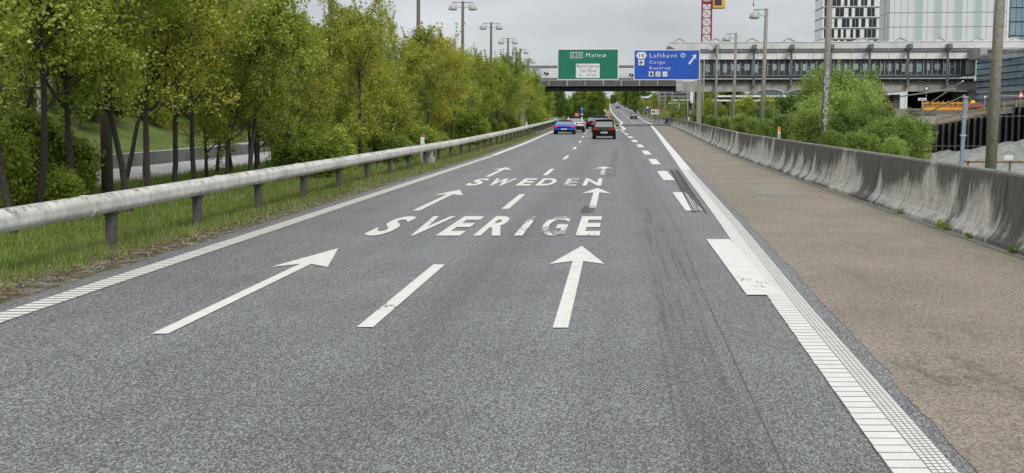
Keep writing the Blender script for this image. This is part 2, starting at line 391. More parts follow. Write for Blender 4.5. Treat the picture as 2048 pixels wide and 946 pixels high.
# edges of the carriageway
LE = ([0, 60, 86, 120, 150, 190, 250, 380, 550, 700, 1000], [-6.5, -6.5, -6.6, -6.9, -7.3, -8.2, -10.5, -18.5, -33, -52, -100])
MR = ([200, 250, 380, 550, 700, 1000], [.4, -1.2, -8.2, -22, -40, -86])
BB = ([0, 18, 27, 50, 66, 102, 155, 190, 205], [5.8, 5.79, 5.76, 5.76, 5.9, 6.5, 7.5, 7.95, 8.2])     # foot of the concrete barrier
RB = ([200, 214, 290, 350, 430, 500, 580, 680, 800, 900], [8.15, 8.6, 7.6, 7.8, 8.0, 7.5, 5.3, 3.0, .3, -3])
road = strip('road', LE, BB, -30, 200, 0, M['asphalt'], None)
tag(road, kind='structure')
strip('far_carriageway', LE, MR, 200, 1000, 0, M['asphalt'], road)
RL = ([200, 250, 350, 430, 500, 580, 680, 800, 900], [.5, .9, .3, -.85, -2.2, -3, -3.7, -4.6, -6])
rampm = strip('ramp_road', ([200, 250, 350, 430, 500, 580, 680, 800, 900], [.1, .4, -.2, -1.4, -2.7, -3.5, -4.2, -5.1, -6.5]), RB, 200, 900, .004, M['asphalt'], None, rz)
tag(rampm, kind='structure')
LN = ([0, 7, 13, 17.6, 23.1, 31.7, 42.4, 63, 87, 125, 187], [1.42, 1.555, 1.66, 1.78, 1.92, 2.09, 2.29, 2.74, 3.17, 3.86, 5.0])   # left side of right edge line
off = lambda q, d: (q[0], [x+d for x in q[1]])
ov = lambda y: float(np.interp(y, LN[0], LN[1]))
SHX = ([0, 7, 14, 31, 63, 125, 187], [1.95, 2.06, 2.22, 2.62, 3.3, 4.5, 5.6]); rs0 = random.Random(11)
fine = [4+.16*i for i in range(280)]+list(range(50, 190, 5)); jit = 0; fx = []
for q in fine: jit = jit*.75+rs0.gauss(0, .012); fx.append(float(np.interp(q, *SHX))+jit+.05*mnoise(q*.35))
sh = strip('shoulder', ([-30, 0]+fine, [1.8, 1.95]+fx), BB, -30, 187, .004, M['brown'], rows=sorted(set(ROWS+fine))); tag(sh, kind='structure')
strip('kerb_gutter', off(BB, -.16), off(BB, -.01), -20, 190, .012, simple('gutter_dust', (.24, .235, .215), .95, scale=5, var=.35, dirt=(.09, .09, .07)), sh)
strip('repair_patch', 3.55, ([0, 30, 60], [4.85, 4.85, 4.85]), 31.5, 35.5, .0075, asphalt('patch', (1, .88, .72), .13, .25, False), sh)
# markings -----------------------------------------------------------
Z1 = .009
def marks(name, mb, mat, label=None):
    o = mb.build(name, mat, road); tag(o, label); return o
# left edge line: transverse bars close to the camera, solid far away
mb = MB(); y = 8.0
while y < 62:
    mb.quad((-6.2, y, Z1), (-5.9, y, Z1), (-5.9, y+.135, Z1), (-6.2, y+.135, Z1)); y += .18
LL = ([0, 60, 86, 120, 150, 190, 250, 380, 550], [-6.2, -6.2, -6.28, -6.6, -7.0, -7.8, -10.1, -18.1, -32.5])
strip('', LL, off(LL, .3), y, 550, Z1, None, mb=mb)
marks('edge_line', mb, M['paint'])
strip('line_bed', -6.2, -5.9, 8, y, .004, simple('line_bed', (.20, .20, .19), .85, scale=20, var=.3), road)
# right edge line: broad bars at the left, small studs at the right
mb = MB(); y = 6.0; rnd = random.Random(4)
while y < 46:
    j = rnd.uniform(-.004, .004); x = ov(y+.08)
    mb.quad((x+j, y, Z1), (x+.215, y, Z1), (x+.215, y+.148, Z1), (x+j, y+.148, Z1)); y += .165
y_end = y; y = 6.0
while y < y_end-.03:
    x = ov(y)+.225
    for q in range(4): mb.quad((x+q*.038, y+.004*q, Z1), (x+q*.038+.031, y+.004*q, Z1), (x+q*.038+.031, y+.004*q+.05, Z1), (x+q*.038, y+.004*q+.05, Z1))
    y += .062
strip('', LN, off(LN, .37), y_end, 188, Z1, None, mb=mb)
marks('edge_line', mb, M['paint'])
strip('line_bed', off(LN, -.003), off(LN, .372), 6, y_end, .0065, simple('right_line_bed', (.22, .22, .21), .85, scale=20, var=.3), road)
# lane dashes 5 m long every 15 m
DX = ([0, 60, 85, 98, 123, 150, 190, 250], [-2.35, -2.35, -2.5, -2.65, -2.95, -3.4, -4.2, -6.2])
for k in range(13):
    y0 = 11.9+15*k
    o = strip('lane_dash', off(DX, -.078), off(DX, .078), y0, y0+5.0, Z1, M['paint_scuffed' if k == 0 else 'paint'], road)
# broad dashes of the exit lane
EX = ([0, 60, 79, 89, 100, 120, 131, 150], [1.635, 1.63, 1.50, 1.36, 1.2, .85, .65, .4])
for k in range(10):
    y0 = 14.02+12.35*k
    w_ = .175
    strip('exit_dash', off(EX, -w_), off(EX, w_ if k else .2), y0, y0+6.3, Z1+.003, M['paint_scuffed' if k == 0 else 'paint'], road)
# nose of the gore and the lines of the ramp
mb = MB(); pts = [(-.55, 139), (.1, 137.5), (.62, 140), (.95, 147), (.95, 160), (.75, 185), (.5, 200), (.9, 250)]
strip('', ([138, 147, 160, 185, 200], [.2, .75, .72, .45, .25]), ([138, 147, 160, 185, 200], [.7, 1.15, 1.12, .85, .65]), 138, 200, Z1+.003, None, mb=mb)
strip('', ([138, 146, 175, 200], [-.6, -.3, -.45, -.5]), ([138, 146, 175, 200], [.3, 0, -.15, -.2]), 138, 200, Z1, None, mb=mb)
marks('gore_line', mb, M['paint'])
mb = MB(); strip('', RL, off(RL, .42), 201, 900, .03, None, mb=mb, zf=rz)
RRt = ([200, 290, 350, 430, 500, 580, 680, 800], [5.6, 6.3, 7.0, 6.5, 6.3, 4.1, 1.9, -.3])
strip('', RRt, off(RRt, .35), 203, 850, .03, None, mb=mb, zf=rz)
mb.build('ramp_edge_lines', M['paint'], rampm)
for k in range(32):
    y0 = 206+15*k; c_ = float(np.interp(y0, [200, 350, 430, 500, 580, 680], [3.2, 3.7, 2.9, 2.1, .6, -.9]))
    strip('ramp_dash', c_-.12, c_+.12, y0, y0+6, .03, M['paint'], rampm, rz)
strip('expansion_joint', ([0, 999], [.7, .7]), BB, 189, 196.5, .016, M['joint'], road)
# arrows
def arrow(cx, y0, mat, w=.15, hw=.375, L=7.42, head=2.35, lab=None):
    mb = MB(); y1 = y0+L; yb = y1-head
    mb.add([(cx-w/2, y0, Z1), (cx+w/2, y0, Z1), (cx+w/2, yb+.35, Z1), (cx-w/2, yb+.35, Z1)], [(0, 1, 2, 3)])
    mb.add([(cx-w/2, yb+.35, Z1), (cx+w/2, yb+.35, Z1), (cx+hw, yb, Z1), (cx, y1, Z1), (cx-hw, yb, Z1)], [(0, 1, 2, 3, 4)])
    o = marks('arrow', mb, mat, lab)
arrow(-4.15, 11.54, M['paint']); arrow(-.51, 11.87, M['paint_scuffed'], .145, .37)
arrow(-4.17, 26.4, M['paint']); arrow(-.50, 27.2, M['paint_scuffed'])
arrow(-4.16, 40.9, M['paint']); arrow(-.46, 42.0, M['paint_worn'])
def text_mesh(txt, offset=0., spacing=1.):
    cu = bpy.data.curves.new('t', 'FONT'); cu.body = txt; cu.size = 1; cu.offset = offset; cu.space_character = spacing; cu.resolution_u = 6
    o = bpy.data.objects.new('t', cu); COL.objects.link(o)
    me = bpy.data.meshes.new_from_object(o.evaluated_get(bpy.context.evaluated_depsgraph_get()))
    bpy.data.objects.remove(o); bpy.data.curves.remove(cu); return me
def glyph(txt, x0, x1, y0, y1, offset=.03, spacing=1.):
    "verts (2D) and faces of text fitted to a rectangle"
    me = text_mesh(txt, offset, spacing); v = np.array([tuple(q.co) for q in me.vertices]); lo, hi = v.min(0), v.max(0)
    X = x0+(v[:, 0]-lo[0])/(hi[0]-lo[0])*(x1-x0); Y = y0+(v[:, 1]-lo[1])/(hi[1]-lo[1])*(y1-y0)
    fs = [tuple(p.vertices) for p in me.polygons]; bpy.data.meshes.remove(me); return X, Y, fs
def road_word(letters, y0, y1, label):
    w_ = empty('road_word'); w_.parent = road; tag(w_, label)
    for ch, x0, x1, mat in letters:
        X, Y, fs = glyph(ch, x0, x1, y0, y1, .035)
        MB().add([(a, b, Z1+.003) for a, b in zip(X, Y)], fs).build('letter', M[mat], w_)
road_word([('S', -4.22, -3.84, 'paint'), ('V', -3.58, -3.14, 'paint_scuffed'), ('E', -2.97, -2.57, 'paint'), ('R', -2.35, -1.90, 'paint'), ('I', -1.68, -1.54, 'paint_worn'), ('G', -1.31, -.86, 'paint_worn'), ('E', -.66, -.26, 'paint_scuffed')], 20.9, 24.9, 'the word SVERIGE in white')
road_word([('S', -4.30, -3.9, 'paint'), ('W', -3.74, -3.08, 'paint'), ('E', -2.84, -2.43, 'paint'), ('D', -2.28, -1.78, 'paint'), ('E', -1.5, -1.13, 'paint_worn'), ('N', -.95, -.42, 'paint_scuffed')], 35.7, 39.75, 'the word SWEDEN in white')
# rubber marks, seam, stains
mb = MB()
for i in range(7):
    o_ = i*.042
    mb.add([(1.58+o_, 25.5+rnd.random(), .0165), (1.60+o_, 25.5+rnd.random(), .0165), (1.99+o_, 45+rnd.random()*2, .0165), (1.965+o_, 45+rnd.random()*2, .0165)], [(0, 1, 2, 3)])
for i in range(6):
    x = -.72+i*.045; mb.quad((x, 25.9, .0165), (x+.018, 25.9, .0165), (x+.05, 27.4+rnd.random()*.8, .0165), (x+.035, 27.4+rnd.random()*.8, .0165))
mb.build('tyre_marks', M['rubber_mark'], road)
mb = MB(); strip('', ([0, 14, 20, 31, 60, 85, 130, 190], [.95, .98, 1.05, 1.1, 1.1, 1.0, .4, -.3]), ([0, 14, 20, 31, 60, 85, 130, 190], [.961, .991, 1.062, 1.115, 1.125, 1.04, .45, -.24]), 0, 188, .004, None, mb=mb)
mb.build('tar_seam', M['seam'], road)
def blot(name, col, pts, dz, scale=(1, .3, 1), lo=.5, hi=.62, fac=.6):
    "thin worn rubber film lying on the asphalt, ragged by noise"
    m, t, b = newmat(name, .8, col)
    k = ramp(t, noise(t, 1.6, 8, mscale=scale, rough=.75), [(lo, 0.), (hi, fac)])
    tr = N(t, 'ShaderNodeBsdfTransparent'); ms = N(t, 'ShaderNodeMixShader'); t.links.new(k, ms.inputs[0]); t.links.new(tr.outputs[0], ms.inputs[1]); t.links.new(b.outputs[0], ms.inputs[2]); t.links.new(ms.outputs[0], t.nodes['Material Output'].inputs[0])
    MB().add([(x, y, dz) for x, y in pts], [tuple(range(len(pts)))]).build('rubber_smear', m, road)
blot('wheel_smear', (.07, .072, .076), [(.35, 7), (.9, 7), (.9, 27), (.55, 27)], .005, (11, .16, 1), .48, .74, .38)
blot('shoulder_smear', (.075, .072, .072), [(2.14, 5.5), (3.3, 5.5), (3.3, 11.6), (2.24, 11.6)], .0065, (1.2, .35, 1), .53, .70, .4)
blot('far_smear', (.055, .055, .058), [(-.32, 40), (-.02, 40), (.2, 76), (-.05, 76)], .06, (7, .1, 1), .40, .7, .3)
# verge: gravel and litter beside the asphalt
vg = strip('verge', ([0, 60, 120, 190], [-7.75, -7.7, -8.2, -9.6]), LE, -10, 190, -.004, M['litter']); tag(vg, kind='structure')
opp = strip('opposite_road', -27.5, -14.6, -30, 260, -.01, M['overexposed_asphalt']); tag(opp, kind='structure')
# ------------------------------------------------------------------ pipe guard rail
gr = empty('guard_rail', (-7.5, 0, 0), label='long white pipe guard rail on short dark posts along the left verge', cat='guard rail')
GX = lambda y: float(np.interp(y, [0, 60, 86, 120, 150, 190, 250, 330], [-7.5, -7.5, -7.62, -7.95, -8.5, -9.4, -11.9, -16.4]))
mb = MB(); yy = [2]+list(range(6, 60, 6))+list(range(60, 330, 8))
for i in range(len(yy)-1):
    a, b_ = yy[i], yy[i+1]; jx = rnd.uniform(-.008, .008)
    pr = [(-.065, -.15), (.08, -.15), (.15, -.075), (.15, .065), (.08, .14), (-.065, .14), (-.14, .065), (-.14, -.075)]
    vs = [(GX(q)+7.5+x+jx, q, gz(q)+.715+z) for q in (a+.006, b_-.006) for x, z in pr]
    mb.add(vs, [(k, (k+1) % 8, 8+(k+1) % 8, 8+k) for k in range(8)]+[tuple(range(7, -1, -1)), tuple(range(8, 16))])
rail = mb.build('rail', M['pipe'], gr, bevel=.03)
y = 7.25
for q in yy[1:-1]:
    MB().add([(GX(q)+7.5+x*1.05, q+s_, gz(q)+.715+z*1.05) for s_ in (-.06, .06) for x, z in pr], [(k, (k+1) % 8, 8+(k+1) % 8, 8+k) for k in range(8)]+[tuple(range(7, -1, -1)), tuple(range(8, 16))]).build('splice_sleeve', M['pipe'], gr)
pm = MB()
pm.add([(-.045, -.07, -.3), (.055, -.07, -.3), (.055, .07, -.3), (-.045, .07, -.3), (-.055, -.09, .5), (.075, -.09, .5), (.075, .09, .5), (-.055, .09, .5),
        (-.10, -.11, .565), (.12, -.11, .565), (.12, .11, .565), (-.10, .11, .565)],
       [(0, 1, 5, 4), (1, 2, 6, 5), (2, 3, 7, 6), (3, 0, 4, 7), (4, 5, 9, 8), (5, 6, 10, 9), (6, 7, 11, 10), (7, 4, 8, 11), (8, 9, 10, 11)])
post0 = pm.build('post', M['post_steel'], gr, bevel=.01); first = True
while y < 250:
    o = post0 if first else post0.copy()
    if not first: COL.objects.link(o)
    first = False; o.parent = gr; o.location = (GX(y)+7.5, y, gz(y)); y += 3.86
# ------------------------------------------------------------------ concrete barrier
br = empty('concrete_barrier', (6, 20, 0), label='long stained concrete barrier wall along the right shoulder and up the ramp', cat='barrier')
prof = [(-.02, -.05), (0, .07), (.07, .12), (.15, .22), (.20, .34), (.235, .5), (.27, .8), (.30, 1.07), (.33, 1.10), (.52, 1.10), (.55, 1.07), (.62, -.05)]
prl = [0]
for a, b_ in zip(prof, prof[1:]): prl.append(prl[-1]+math.hypot(b_[0]-a[0], b_[1]-a[1]))
Lt = prl[8]
allx = lambda y: float(np.interp(y, BB[0], BB[1])) if y < 205 else float(np.interp(y, RB[0], RB[1]))
allz = lambda y: gz(y) if y < 190 else rz(y)
def wall_piece(y0, y1, segs=2, gap=.028):
    me = MB(); jx = rnd.uniform(-.012, .012); yy = [y0+gap+(y1-y0-2*gap)*i/segs for i in range(segs+1)]; n = len(prof); uvs = []
    for q in yy:
        for (x, z), l in zip(prof, prl): me.v.append((allx(q)+x-6+jx, q-20, allz(q)+z)); uvs.append((q, min(1, l/Lt) if z < 1.099 or x < .3 else 1.))
    for i in range(segs):
        for k in range(n-1): me.f.append((i*n+k, (i+1)*n+k, (i+1)*n+k+1, i*n+k+1))
    me.f.append(tuple(range(n))); me.f.append(tuple(segs*n+k for k in range(n))[::-1])
    o = me.build('wall_segment', M['barrier'], br); lay = o.data.uv_layers.new(name='UVMap')
    for l in o.data.loops: lay.data[l.index].uv = uvs[l.vertex_index]
cm_ = MB(); ycs = list(range(6, 190, 4))+list(range(190, 800, 20))
for q in ycs: cm_.v += [(allx(q)+min(.46, max(x+.05, 0))-6, q-20, allz(q)+min(z, 1.03)) for x, z in prof]
cm_.f = [(i*12+k, (i+1)*12+k, (i+1)*12+k+1, i*12+k+1) for i in range(len(ycs)-1) for k in range(11)]
cm_.build('joint_filler', M['dark_steel'], br)
y = 6.9
while y < 190: wall_piece(y, y+3.2 if y < 120 else y+6.4); y += 3.2 if y < 120 else 6.4
while y < 800: wall_piece(y, y+20, 4, .02); y += 20
# sprigs of weed at the foot of the barrier
for i, (yy_, s_, ad_) in enumerate(((25.6, .10, 'small'), (22.4, .15, 'bushy'), (21.9, .13, 'dark'), (20.5, .09, 'flat'), (18.3, .12, 'ragged'))):
    mb = MB(); rr = random.Random(i)
    for q in range(70):
        a = rr.random()*6.28; r_ = rr.random()*s_; p = Vector((math.cos(a)*r_*.7, math.sin(a)*r_*1.4, rr.random()*s_)); s2 = .022
        d1 = Vector((rr.gauss(0, 1), rr.gauss(0, 1), rr.gauss(0, 1))).normalized()*s2; d2 = Vector((rr.gauss(0, 1), rr.gauss(0, 1), rr.gauss(0, 1))).normalized()*s2
        mb.quad(p-d1, p+d2, p+d1, p-d2)
    for q in range(9): mb.quad((0, 0, -.01), (math.cos(q)*s_*.2, math.sin(q)*s_*.3, s_*.5), (math.cos(q)*s_*.6, math.sin(q)*s_, s_*.8), (math.cos(q+.4)*s_*.2, math.sin(q+.4)*s_*.3, s_*.4))
    o = mb.build('weed', M['leaf_green']); o.location = (5.72, yy_, 0)
    tag(o, ['small weed at the barrier foot, farthest of the five', 'bushy weed at the barrier foot, second farthest', 'dark weed at the barrier foot, middle of the five', 'flat weed at the barrier foot, second nearest', 'ragged weed at the barrier foot, nearest the camera'][i], 'weed', 'weeds at the barrier foot')
# median divider of the opposite carriageway
dv = empty('concrete_divider', (-19, 0, 0), label='low dark divider in the opposite carriageway behind the trees', cat='barrier')
mb = MB().prism([(-.2, -.1), (.2, -.1), (.12, .5), (-.12, .5)], 5, 160); mb.build('wall', M['dark_concrete'], dv)

# turn line-of-sight distances into road distances for everything surveyed so far
done = set()
for o in list(COL.objects):
    if o.type != 'MESH': continue
    if o.name.startswith(('post', 'weed')): o.location.y = YT(o.location.x+(o.parent.location.x if o.parent else 0), o.location.y); continue
    off_ = o.parent.location.copy() if o.parent else Vector((0, 0, 0)); off_ += o.location
    n = len(o.data.vertices); co = np.empty(n*3); o.data.vertices.foreach_get('co', co); co = co.reshape(-1, 3)
    X = co[:, 0]+off_.x; Y = co[:, 1]+off_.y; co[:, 1] = 1.0115*Y-.18+.081*X-off_.y
    o.data.vertices.foreach_set('co', co.ravel()); o.data.update()
# ------------------------------------------------------------------ vegetation
def grow_tree(seed, Ht, spread, stems=1, clear=.22, nl=13, lsize=.085, twl=.55, droop=0., dens=1., wands=60, thick=1.):
    rg = random.Random(seed); tubes = MB(); tips = []
    def branch(p, d, L, r, depth):
        n = 4 if depth < 2 else 2; pts = [p]; rs = [r]; q = p
        for i in range(n):
            d = (d+Vector((rg.gauss(0, .17), rg.gauss(0, .17), rg.gauss(0, .1)+(.10 if depth < 2 else -droop)))).normalized()
            q = q+d*L/n; pts.append(q); rs.append(r*(1-.75*(i+1)/n))
            if depth < 2:
                for _ in range((1 if rg.random() < min(1, dens*1.6) else 0)+(1 if rg.random() < dens*.75 else 0)+(1 if i == n-1 else 0)):
                    a = rg.uniform(0, 6.283); u = d.orthogonal().normalized(); v = d.cross(u)
                    nd = (d*rg.uniform(.35, .8)+(u*math.cos(a)+v*math.sin(a))*rg.uniform(.6, .95)).normalized()
                    LL_ = L*rg.uniform(.38, .62) if depth == 0 else twl*rg.uniform(.6, 1.25)
                    branch(q, nd, LL_, r*(.5 if depth == 0 else .42)*(1-.5*i/n), depth+1)
            else: tips.append((q, L/n))
        tubes.tube(pts, rs, 5 if depth < 1 else (4 if depth == 1 else 3), False)
        tips.append((q, L/n*.8))
    for s_ in range(stems):
        a0 = rg.uniform(0, 6.283); lean = rg.uniform(.02, .08) if stems == 1 else rg.uniform(.15, .5)
        d = Vector((math.cos(a0)*lean, math.sin(a0)*lean, 1)).normalized(); p = Vector((0, 0, -.1)) if stems == 1 else Vector((math.cos(a0)*.15, math.sin(a0)*.15, -.1))
        h = Ht*(1 if stems == 1 else rg.uniform(.7, 1)); n = 12; r0 = (.011*h+.022)*thick if stems == 1 else .012*h; pts = [p]; rs = [r0*1.25]
        for i in range(n):
            d = (d+Vector((rg.gauss(0, .07), rg.gauss(0, .07), .08))).normalized(); p = p+d*h*.92/n; t_ = (i+1)/n
            pts.append(p); rs.append(r0*(1-.85*t_))
            if t_ > clear:
                k = 1
                if rg.random() < .45: k += 1
                for _ in range(k):
                    a = rg.uniform(0, 6.283); up = .25+.9*t_
                    nd = Vector((math.cos(a), math.sin(a), up)).normalized()
                    f_ = math.sin(math.pi*min(1, max(.12, (t_-clear+.12)/(1-clear+.2))))**.7
                    branch(p, nd, spread*rg.uniform(.65, 1.1)*(.35+.65*f_), r0*.52/thick*(1-.6*t_), 0)
        tubes.tube(pts, rs, 8, False)
    # leaves
    # long thin sparsely leaved shoots that break the outline
    wl_ = []
    pool = [t_ for t_ in tips if t_[0].z > Ht*.35] or tips
    for _ in range(wands):
        q = rg.choice(pool)[0]; d = Vector((rg.gauss(0, .35), rg.gauss(0, .35), 1)).normalized(); L_s = twl*rg.uniform(.9, 2.2)
        pts = [q]
        for i in range(4):
            d = (d+Vector((rg.gauss(0, .16), rg.gauss(0, .16), .05))).normalized(); q = q+d*L_s/4; pts.append(q); wl_.append((q, .08))
        tubes.tube(pts, [.012, .010, .008, .006, .004], 3, False)
    for a_, b_ in wl_:
        for _ in range(1): tips.append((a_, .1))
    ng = np.random.default_rng(seed); T = np.array([tuple(a) for a, _ in tips]); Ls = np.array([b for _, b in tips])
    n = len(T)*nl; C = np.repeat(T, nl, 0)+ng.normal(0, 1, (n, 3))*np.repeat(np.clip(Ls, .1, .3)*.46, nl)[:, None]
    sz = lsize*ng.uniform(.6, 1.3, n)[:, None]
    nrm = ng.normal(0, 1, (n, 3)); nrm[:, 2] = np.abs(nrm[:, 2])*1.2+.3; nrm /= np.linalg.norm(nrm, axis=1)[:, None]
    u = np.cross(nrm, ng.normal(0, 1, (n, 3))); u /= np.linalg.norm(u, axis=1)[:, None]; v = np.cross(nrm, u)
    V_ = np.stack([C-u*sz*.6, C+v*sz*.42-u*sz*.1+nrm*sz*.12, C+u*sz*.65-nrm*sz*.1, C-v*sz*.42-u*sz*.1+nrm*sz*.12], 1).reshape(-1, 3)
    Fq = np.arange(n*4).reshape(n, 4)
    return tubes, V_, Fq
PROTO = {}
def proto(key, mat, **k):
    tb, V_, Fq = grow_tree(**k)
    tr = bpy.data.meshes.new('trunk'); tr.from_pydata(tb.v, [], tb.f); tr.materials.append(M['bark']); tr.polygons.foreach_set('use_smooth', [True]*len(tr.polygons))
    PROTO[key] = (tr, fast_mesh('crown', V_, Fq, mat))
for i in range(5): proto('olive%d' % i, M['leaf_olive'], seed=10+i, Ht=7.0, spread=2.25, clear=.2, nl=19, lsize=.072, dens=.36, twl=.58, wands=55)
for i in range(4): proto('green%d' % i, M['leaf_green'], seed=30+i, Ht=6.8, spread=2.3, clear=.2, nl=19, lsize=.074, dens=.36, twl=.58, wands=55)
for i in range(4): proto('slim%d' % i, M['leaf_olive' if i % 2 else 'leaf_green'], seed=20+i, Ht=7.4, spread=2.0, clear=.30, nl=15, lsize=.07, dens=.34, twl=.5, wands=60, thick=.78)
for i in range(3): proto('shrub%d' % i, M['leaf_green'], seed=50+i, Ht=1.9, spread=.85, stems=5, clear=.1, nl=5, lsize=.085, twl=.34, dens=.6)
for i in range(3): proto('willow%d' % i, M['leaf_willow'], seed=60+i, Ht=4.0, spread=1.1, stems=5, clear=.08, nl=6, lsize=.088, twl=.5, dens=.40, wands=90)
for i in range(2): proto('birch%d' % i, M['leaf_willow'], seed=70+i, Ht=7.5, spread=1.35, stems=2, clear=.12, nl=5, lsize=.105, twl=.6, droop=.12, dens=.45, wands=60)
for i in range(3): proto('dark%d' % i, M['leaf_dark'], seed=80+i, Ht=9.5, spread=3.0, clear=.1, nl=7, lsize=.2, twl=.9, dens=.8)
for i in range(2): proto('wide%d' % i, M['leaf_green'], seed=90+i, Ht=9, spread=3.0, clear=.06, nl=8, lsize=.21, twl=.9)
NB = ['first', 'second', 'third', 'fourth', 'fifth', 'sixth', 'seventh', 'eighth', 'ninth', 'tenth', 'eleventh', 'twelfth', 'thirteenth', 'fourteenth', 'fifteenth', 'sixteenth', 'seventeenth', 'eighteenth', 'nineteenth', 'twentieth']+['twenty-%s' % q_ for q_ in ('first', 'second', 'third', 'fourth', 'fifth', 'sixth', 'seventh', 'eighth', 'ninth')]+['thirtieth']
def plant(name, key, x, y, s=1., sz=1., label='', cat='tree', group=None, z=None, rot=None, rg=random.Random(77)):
    tr, cr = PROTO[key]; yl = y
    if x < -8: y = YT(x, y)
    else: yl = AY(x, y)
    o = empty(name, (x, y, H(x, yl) if z is None else z), rot if rot is not None else rg.uniform(0, 6.283), label, cat, group); o.scale = (s, s, s*sz)
    for nm, me in (('trunk', tr), ('crown', cr)):
        c = bpy.data.objects.new(nm, me); COL.objects.link(c); c.parent = o
    return o
ORD = ['first', 'second', 'third', 'fourth', 'fifth', 'sixth', 'seventh', 'eighth', 'ninth', 'tenth', 'eleventh', 'twelfth', 'thirteenth', 'fourteenth', 'fifteenth', 'sixteenth', 'seventeenth', 'eighteenth', 'nineteenth', 'twentieth', 'twenty-first', 'twenty-second', 'twenty-third', 'twenty-fourth', 'twenty-fifth', 'twenty-sixth', 'twenty-seventh', 'twenty-eighth']
NUM8 = ORD
LP = [8, 29.9, 53.5, 76.8, 98.7, 121, 143, 165, 187, 210]          # tall twin lamp posts of the median
LPX = lambda y: float(np.interp(y, [0, 120, 143, 165, 187, 210], [-12, -12, -12.3, -12.6, -13.1, -13.8]))
rt = random.Random(5)
def median_label(kind, row, y, cnt):
    i = max(0, max([j for j, q in enumerate(LP) if q <= y], default=0)); key = (row, i, kind); cnt[key] = cnt.get(key, 0)+1
    where = 'past the %s twin lamp post' % ORD[i-1] if i > 0 else 'before the nearest twin lamp post'
    return '%s, %s in the %s row %s' % (kind, ORD[cnt[key]-1], row, where)
cnt = {}
GLO, GLB = 'median trees with olive bronze leaves', 'median trees with fresh green leaves'
for row, X0, st, ys_ in (('front', -10.4, 3.1, 35.0), ('back', -13.4, 3.3, 44.)):
    y = ys_
    while y < 300:
        x = X0+rt.uniform(-.7, .7)+(GX(y)+7.5)*.95; yj = y+rt.uniform(-.8, .8)
        p_ol = .62 if y < 110 else .35
        ol = rt.random() < p_ol; kd = 'olive leaved tree' if ol else 'green leaved tree'
        s_ = rt.uniform(.84, 1.1)*float(np.interp(y, [0, 27, 36, 50, 65, 80, 120, 300], [1.0, .95, .74, .76, .80, .84, .84, .78]))
        if row == 'front': s_ *= .95
        plant('median_tree', ('olive%d' % rt.randrange(5)) if ol else ('green%d' % rt.randrange(4)), x, yj, s_, rt.uniform(.92, 1.08), median_label(kd, row, yj, cnt), 'tree', GLO if ol else GLB)
        y += st*rt.uniform(.8, 1.25)*(1. if y < 110 else 1.15)
# the nearest trees, each where its trunk stands
for i, (px, d, key, s_) in enumerate(((-60, 19.5, 'slim0', 1.), (30, 21.5, 'slim2', .9), (76, 24, 'slim2', 1.), (150, 25, 'slim1', 1.), (262, 26, 'slim0', .97), (302, 28, 'slim3', .95), (350, 30, 'slim1', .92), (392, 32, 'slim2', .9),
                                     (248, 37, 'slim2', .95), (290, 40, 'slim1', .85), (432, 42, 'slim0', .78), (60, 33, 'slim3', .95), (160, 36, 'slim0', .9))):
    plant('median_tree', key, (px-1233)*d/F, d, s_, 1., 'slim %s tree near the first lamp post, %s %s' % ('olive leaved' if key in ('slim1', 'slim3') else 'green leaved', NUM8[i] if i < 8 else NUM8[i-8], 'in front from left' if i < 8 else 'of those behind'), 'tree', 'slim median trees nearest the camera')
for i, (px, d, s_) in enumerate(((-20, 24, .8), (35, 27, .7), (85, 28, .85), (130, 31, .6), (0, 30, .9), (115, 24.5, .4))):
    plant('shrub', 'shrub%d' % (i % 3), (px-1233)*d/F, d, s_, 1., 'fresh green shrub at the far left under the slim trees, %s by size' % ['second', 'fourth', 'third', 'fifth', 'first', 'sixth'][i], 'shrub', 'low shrubs under the median trees')
for i, (px, d, key, s_) in enumerate(((415, 37, 'green1', .62), (455, 35, 'olive2', .66), (500, 38, 'green3', .64), (385, 44, 'olive0', .6))):
    plant('sapling', key, (px-1233)*d/F, d, s_, 1., 'bushy young tree filling the gap above the rail, %s from the left' % ['second', 'third', 'fourth', 'first'][i], 'tree', 'bushy young trees above the rail')
# understorey shrubs
y = 40
while y < 190:
    x = rt.choice([-9.6, -11.5, -13.2, -14.6] if y > 62 else [-9.6, -10.4])+rt.uniform(-.5, .5)+(GX(y)+7.5)
    s_ = rt.uniform(.45, 1.0) if y > 62 else rt.uniform(.4, .75)
    plant('shrub', 'shrub%d' % rt.randrange(3), x, y, s_, rt.uniform(.8, 1.2), median_label('low shrub', 'understorey', y, cnt), 'shrub', 'low shrubs under the median trees')
    y += rt.uniform(1.6, 4.4)*(1 if y < 90 else .7)
# trees beyond the opposite carriageway
k = 0
for row, X0 in (('nearer', -34), ('farther', -42)):
    y = 18 if row == 'farther' else 80; k = 0
    while y < 330:
        key = rt.choice(['dark0', 'dark1', 'dark2', 'wide0', 'wide1'])
        s_ = rt.uniform(.8, 1.15) if row == 'nearer' else rt.uniform(1.1, 1.4)
        s_ *= float(np.interp(y, [0, 55, 80, 170, 180], [1, 1, .72, .68, .6]))
        k += 1; yo = min(len(ORD)-1, int((y-18)/24)); kk = ('bank', row, yo); cnt[kk] = cnt.get(kk, 0)+1
        plant('bank_tree', key, X0+rt.uniform(-2, 2), y, s_, 1., '%s %s bank tree in the %s stretch of the %s row' % (ORD[cnt[kk]-1], 'dark' if key[0] == 'd' else 'light', ORD[yo], row), 'tree', 'trees on the bank beyond the opposite carriageway')
        y += rt.uniform(4.5, 8)
rk_ = random.Random(41); rows_ = sorted([(-30.6-abs(rk_.gauss(0, 1.8)), 60+_*3.1+rk_.uniform(-1, 1)) for _ in range(30)], key=lambda q: q[1])
